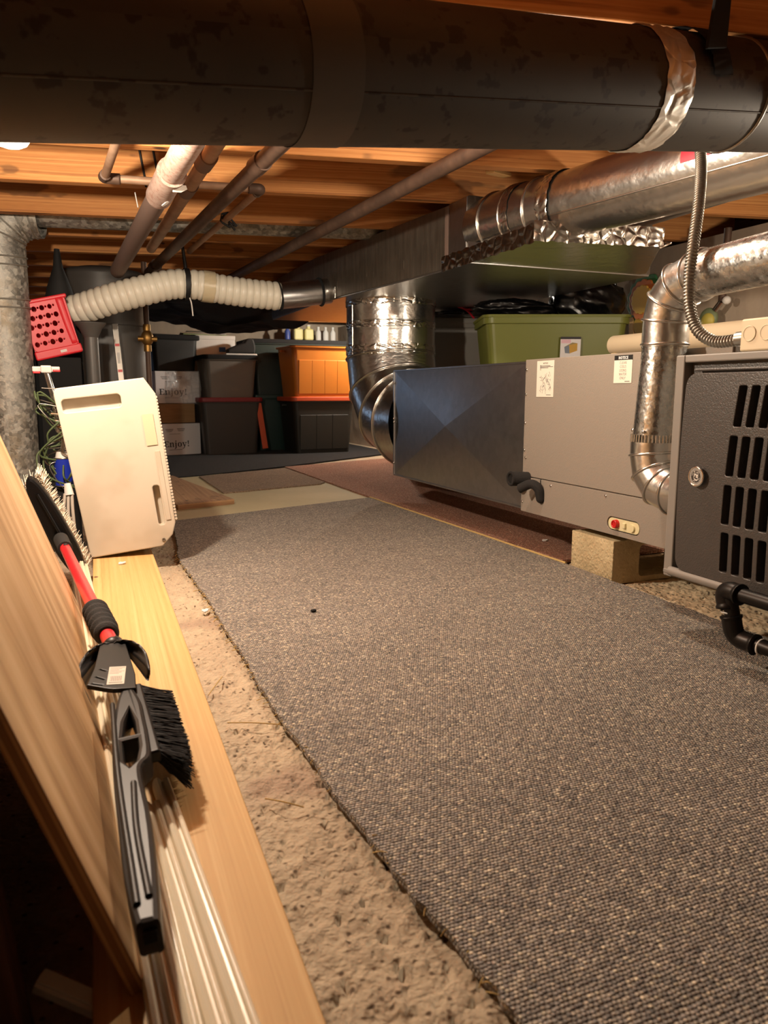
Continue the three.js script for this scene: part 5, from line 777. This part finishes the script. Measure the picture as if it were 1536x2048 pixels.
{
  const s = thing('shelf', 'rough plank shelf in front of the far wall', 'shelf', [2.0, 0.0, -6.72]); part(s, 'plank', box(0.75, 0.025, 0.28, 0, 0.925, 0, 0.002), M.beam); for (const x of [-0.32, 0.32]) part(s, 'leg', box(0.04, 0.915, 0.2, x, 0.4575, 0, 0.002, 0, 0, 0, 1, 'y'), M.beam);
  const jug = (x, lab) => { const j = thing('jug', lab, 'jug', [x, 0.938, -6.66]); part(j, 'body', box(0.085, 0.105, 0.07, 0, 0.0525, 0, 0.018), M.yellowJug); part(j, 'neck', cyl(V(0, 0.10, 0), V(0, 0.128, 0), 0.02, 0.017, 18), M.yellowJug); part(j, 'cap', cyl(V(0, 0.126, 0), V(0, 0.138, 0), 0.019, 0.019, 18), M.white); };
  jug(1.90, 'pale yellow jug on the plank shelf, the one nearer the blue bottle'); jug(2.0, 'pale yellow jug on the plank shelf, the one nearer the white bottles');
  const bot = (x, m, lab) => { const j = thing('bottle', lab, 'bottle', [x, 0.938, -6.65]); part(j, 'body', new THREE.LatheGeometry([[0, 0], [0.024, 0], [0.026, 0.01], [0.026, 0.075], [0.012, 0.098], [0.012, 0.115], [0, 0.115]].map(p => new THREE.Vector2(...p)), 24), m); part(j, 'cap', new THREE.CylinderGeometry(0.013, 0.013, 0.015, 16).translate(0, 0.117, 0), M.white); };
  bot(1.80, std({ color: 0x3f4f93, roughness: 0.4 }), 'blue bottle at the left end of the plank shelf'); [2.09, 2.16, 2.23].forEach((x, i) => bot(x, M.white, ['white bottle on the shelf next to the yellow jug', 'white bottle in the middle of the three on the shelf', 'white bottle at the right end of the plank shelf'][i]));
}
{ const g = new THREE.BoxGeometry(1.3, 0.15, 0.5, 60, 14, 20), p = g.attributes.position; for (let i = 0; i < p.count; i++) { const x = p.getX(i), y = p.getY(i), z = p.getZ(i), n = N3(x * 4, y * 6, z * 5 + 3) * 0.05 + N3(x * 11, y * 12, z * 10) * 0.02; p.setXYZ(i, x, y + (y < 0 ? n - 0.03 * Math.sin(x * 5) : 0), z + n * (y < 0 ? 1 : 0.3)); } g.computeVertexNormals(); const m = solo('tarp', g, M.navy, 'dark navy tarp bundle slung under the joists behind the hose', 'tarp'); m.position.set(0.78, 1.0, -5.0); }
// ---------- totes and bags at the right ----------
{
  const t = tote('storage_tote', 'olive green tote with a picture sticker behind the coil case', [1.955, 0.437, -2.835], -22.4 * D2R, 0.60, 0.37, 0.36, M.green, null); part(t, 'rim_band', (() => { const s = roundRect(-0.309, -0.194, 0.618, 0.388, 0.05); s.holes.push(roundRect(-0.296, -0.181, 0.592, 0.362, 0.04, THREE.Path)); const g = extrude(s, 0.03, 0.003, 8); g.rotateX(-PI / 2); return uvSmooth(g).translate(0, 0.326, 0); })(), M.green);
  const st = print(256, 224, (g, w, h) => { g.fillStyle = '#d9d6d6'; g.fillRect(0, 0, w, h); g.fillStyle = '#1b1517'; g.fillRect(0, 0, w, 26); g.fillStyle = '#d9b0bc'; g.fillRect(10, 30, 120, 40); g.fillStyle = '#b98f2e'; g.beginPath(); g.moveTo(110, 90); g.lineTo(215, 70); g.lineTo(215, 150); g.lineTo(120, 180); g.fill(); g.fillStyle = '#6d7886'; g.beginPath(); g.moveTo(110, 90); g.lineTo(50, 110); g.lineTo(62, 176); g.lineTo(120, 180); g.fill(); g.fillStyle = '#8a7a4a'; g.beginPath(); g.moveTo(110, 90); g.lineTo(50, 110); g.lineTo(150, 62); g.lineTo(215, 70); g.fill(); });
  const k = label(t, 'picture_sticker', 0.085, 0.085, 0.055, 0.235, 0.1792, st, 'white sticker with a picture of a box'); k.rotation.x = 0.045;
  tote('storage_tote', 'dark tote standing on the floor under the olive green tote', [1.955, 0.009, -2.835], -22.4 * D2R, 0.55, 0.34, 0.405, M.charcoalTote, M.black);
  tote('storage_bin', 'tall light grey bin between round elbow and olive green tote', [1.93, 0.009, -3.72], -0.25, 0.52, 0.40, 0.825, M.greyTote, M.greyTote).userData.category = 'bin';
  const bag = (lab, x, y, z, sx, sy, sz, sd, n = 40) => { const g = new THREE.SphereGeometry(1, n * 2, n), p = g.attributes.position; for (let i = 0; i < p.count; i++) { const v = V().fromBufferAttribute(p, i), c = cells3(v.x * 2.2 + sd, v.y * 2.2, v.z * 2.2), q = 1 + 0.18 * N3(v.x * 2 + sd, v.y * 2, v.z * 2) + 0.10 * Math.abs(N3(v.x * 6, v.y * 5 + sd, v.z * 6)) + 0.05 * c; v.multiplyScalar(q); if (v.y < -0.55) v.y = -0.55; p.setXYZ(i, v.x * sx, v.y * sy, v.z * sz); } g.computeVertexNormals(); const b = thing('trash_bag', lab, 'bag', [x, y, z]); part(b, 'bag', g, M.bag); return b; };
  const cells3 = (x, y, z) => Math.abs(N3(x * 5, y * 5, z * 5));
  bag('flat black plastic bag squeezed between the olive green tote and the trunk duct', 1.83, 0.835, -2.92, 0.20, 0.048, 0.13, 14);
  const b1 = bag('black plastic bag bulging over the right of the olive green tote', 2.15, 0.87, -2.82, 0.17, 0.115, 0.13, 4); part(b1, 'knot', [tube([[0, 0.08, 0], [0.03, 0.12, 0.01], [0.02, 0.16, 0]], 0.012, 12, 8), tube([[0.08, 0.08, 0.03], [0.12, 0.10, 0.03], [0.13, 0.05, 0.04], [0.16, 0.02, 0.05]], 0.003, 14, 6)], M.bag);
  const b2 = bag('flat black plastic bag with red ties on the light grey bin', 1.95, 0.872, -3.58, 0.26, 0.022, 0.18, 9); part(b2, 'red_tie', [[-0.10, 0.0, 0.17], [-0.07, 0.01, 0.17], [-0.05, -0.02, 0.19]].map(([a, c, d], i) => tube([[a - 0.06, c + 0.035, d], [a, c + 0.01 + 0.01 * i, d + 0.02], [a + 0.04, c - 0.025, d + 0.02]], 0.006, 12, 6)), std({ color: 0xb3182c, roughness: 0.5 }), 'bright red tie');
}
{ // things on the concrete wall
  const f = thing('flower_ornament', 'flat scalloped flower ornament in green, orange and yellow hung on the wall', 'ornament', [2.392, 0.885, -2.72]); f.rotation.y = -PI / 2;
  const sc = (r, n, a) => { const pts = []; for (let i = 0; i < 120; i++) { const t = i / 120 * 2 * PI; const q = r * (1 + a * Math.abs(Math.sin(t * n / 2))); pts.push([Math.cos(t) * q, Math.sin(t) * q]); } return shapeOf(pts); };
  [[0.105, 0x3e7a4e, 0], [0.082, 0xc9743c, 0.010], [0.058, 0xd8b050, 0.020]].forEach(([r, c, z], i) => part(f, 'petal_ring', uvSmooth(extrude(sc(r, 14, 0.10), 0.009, 0.002)).translate(0, 0, z), std({ color: c, roughness: 0.55 })));
  const d = thing('yellow_disc', 'yellow round disc with a tan stick below the flower ornament', 'ornament', [2.385, 0.775, -2.735]); d.rotation.y = -PI / 2; part(d, 'disc', new THREE.CylinderGeometry(0.04, 0.04, 0.012, 32).rotateX(PI / 2).translate(0, 0, 0.004), std({ color: 0xb89228, roughness: 0.5 })); part(d, 'stick', box(0.03, 0.2, 0.008, -0.05, -0.06, 0.006, 0.002, 0, 0, 0.1, 1, 'y'), M.pine);
  const v = thing('wall_valve', 'round green and yellow valve under a brown pipe on the wall', 'valve', [2.34, 0.765, -2.30]); v.rotation.y = -PI / 2; part(v, 'dial', new THREE.SphereGeometry(0.042, 24, 16).scale(1, 1, 0.6), std({ color: 0x6f7a5a, roughness: 0.5 })); part(v, 'yellow_face', new THREE.SphereGeometry(0.03, 20, 14).scale(1, 1, 0.6).translate(0.01, -0.008, 0.014), std({ color: 0xb9a94e, roughness: 0.5 })); part(v, 'stem', [cyl(V(0.03, 0.03, 0), V(0.06, 0.06, 0), 0.012, 0.012, 14)], M.chrome); part(v, 'pipe', cyl(V(0.06, 0.06, 0), V(0.066, 0.33, 0), 0.014, 0.014, 16), M.darkPipe); part(v, 'knob', new THREE.SphereGeometry(0.016, 16, 12).translate(0.092, 0.06, 0.01), M.white);
}
scene.traverse(o => { if (o.isMesh) { o.castShadow = true; o.receiveShadow = true; } if (o.isLight) o.castShadow = true; });
renderer.render(scene, camera);
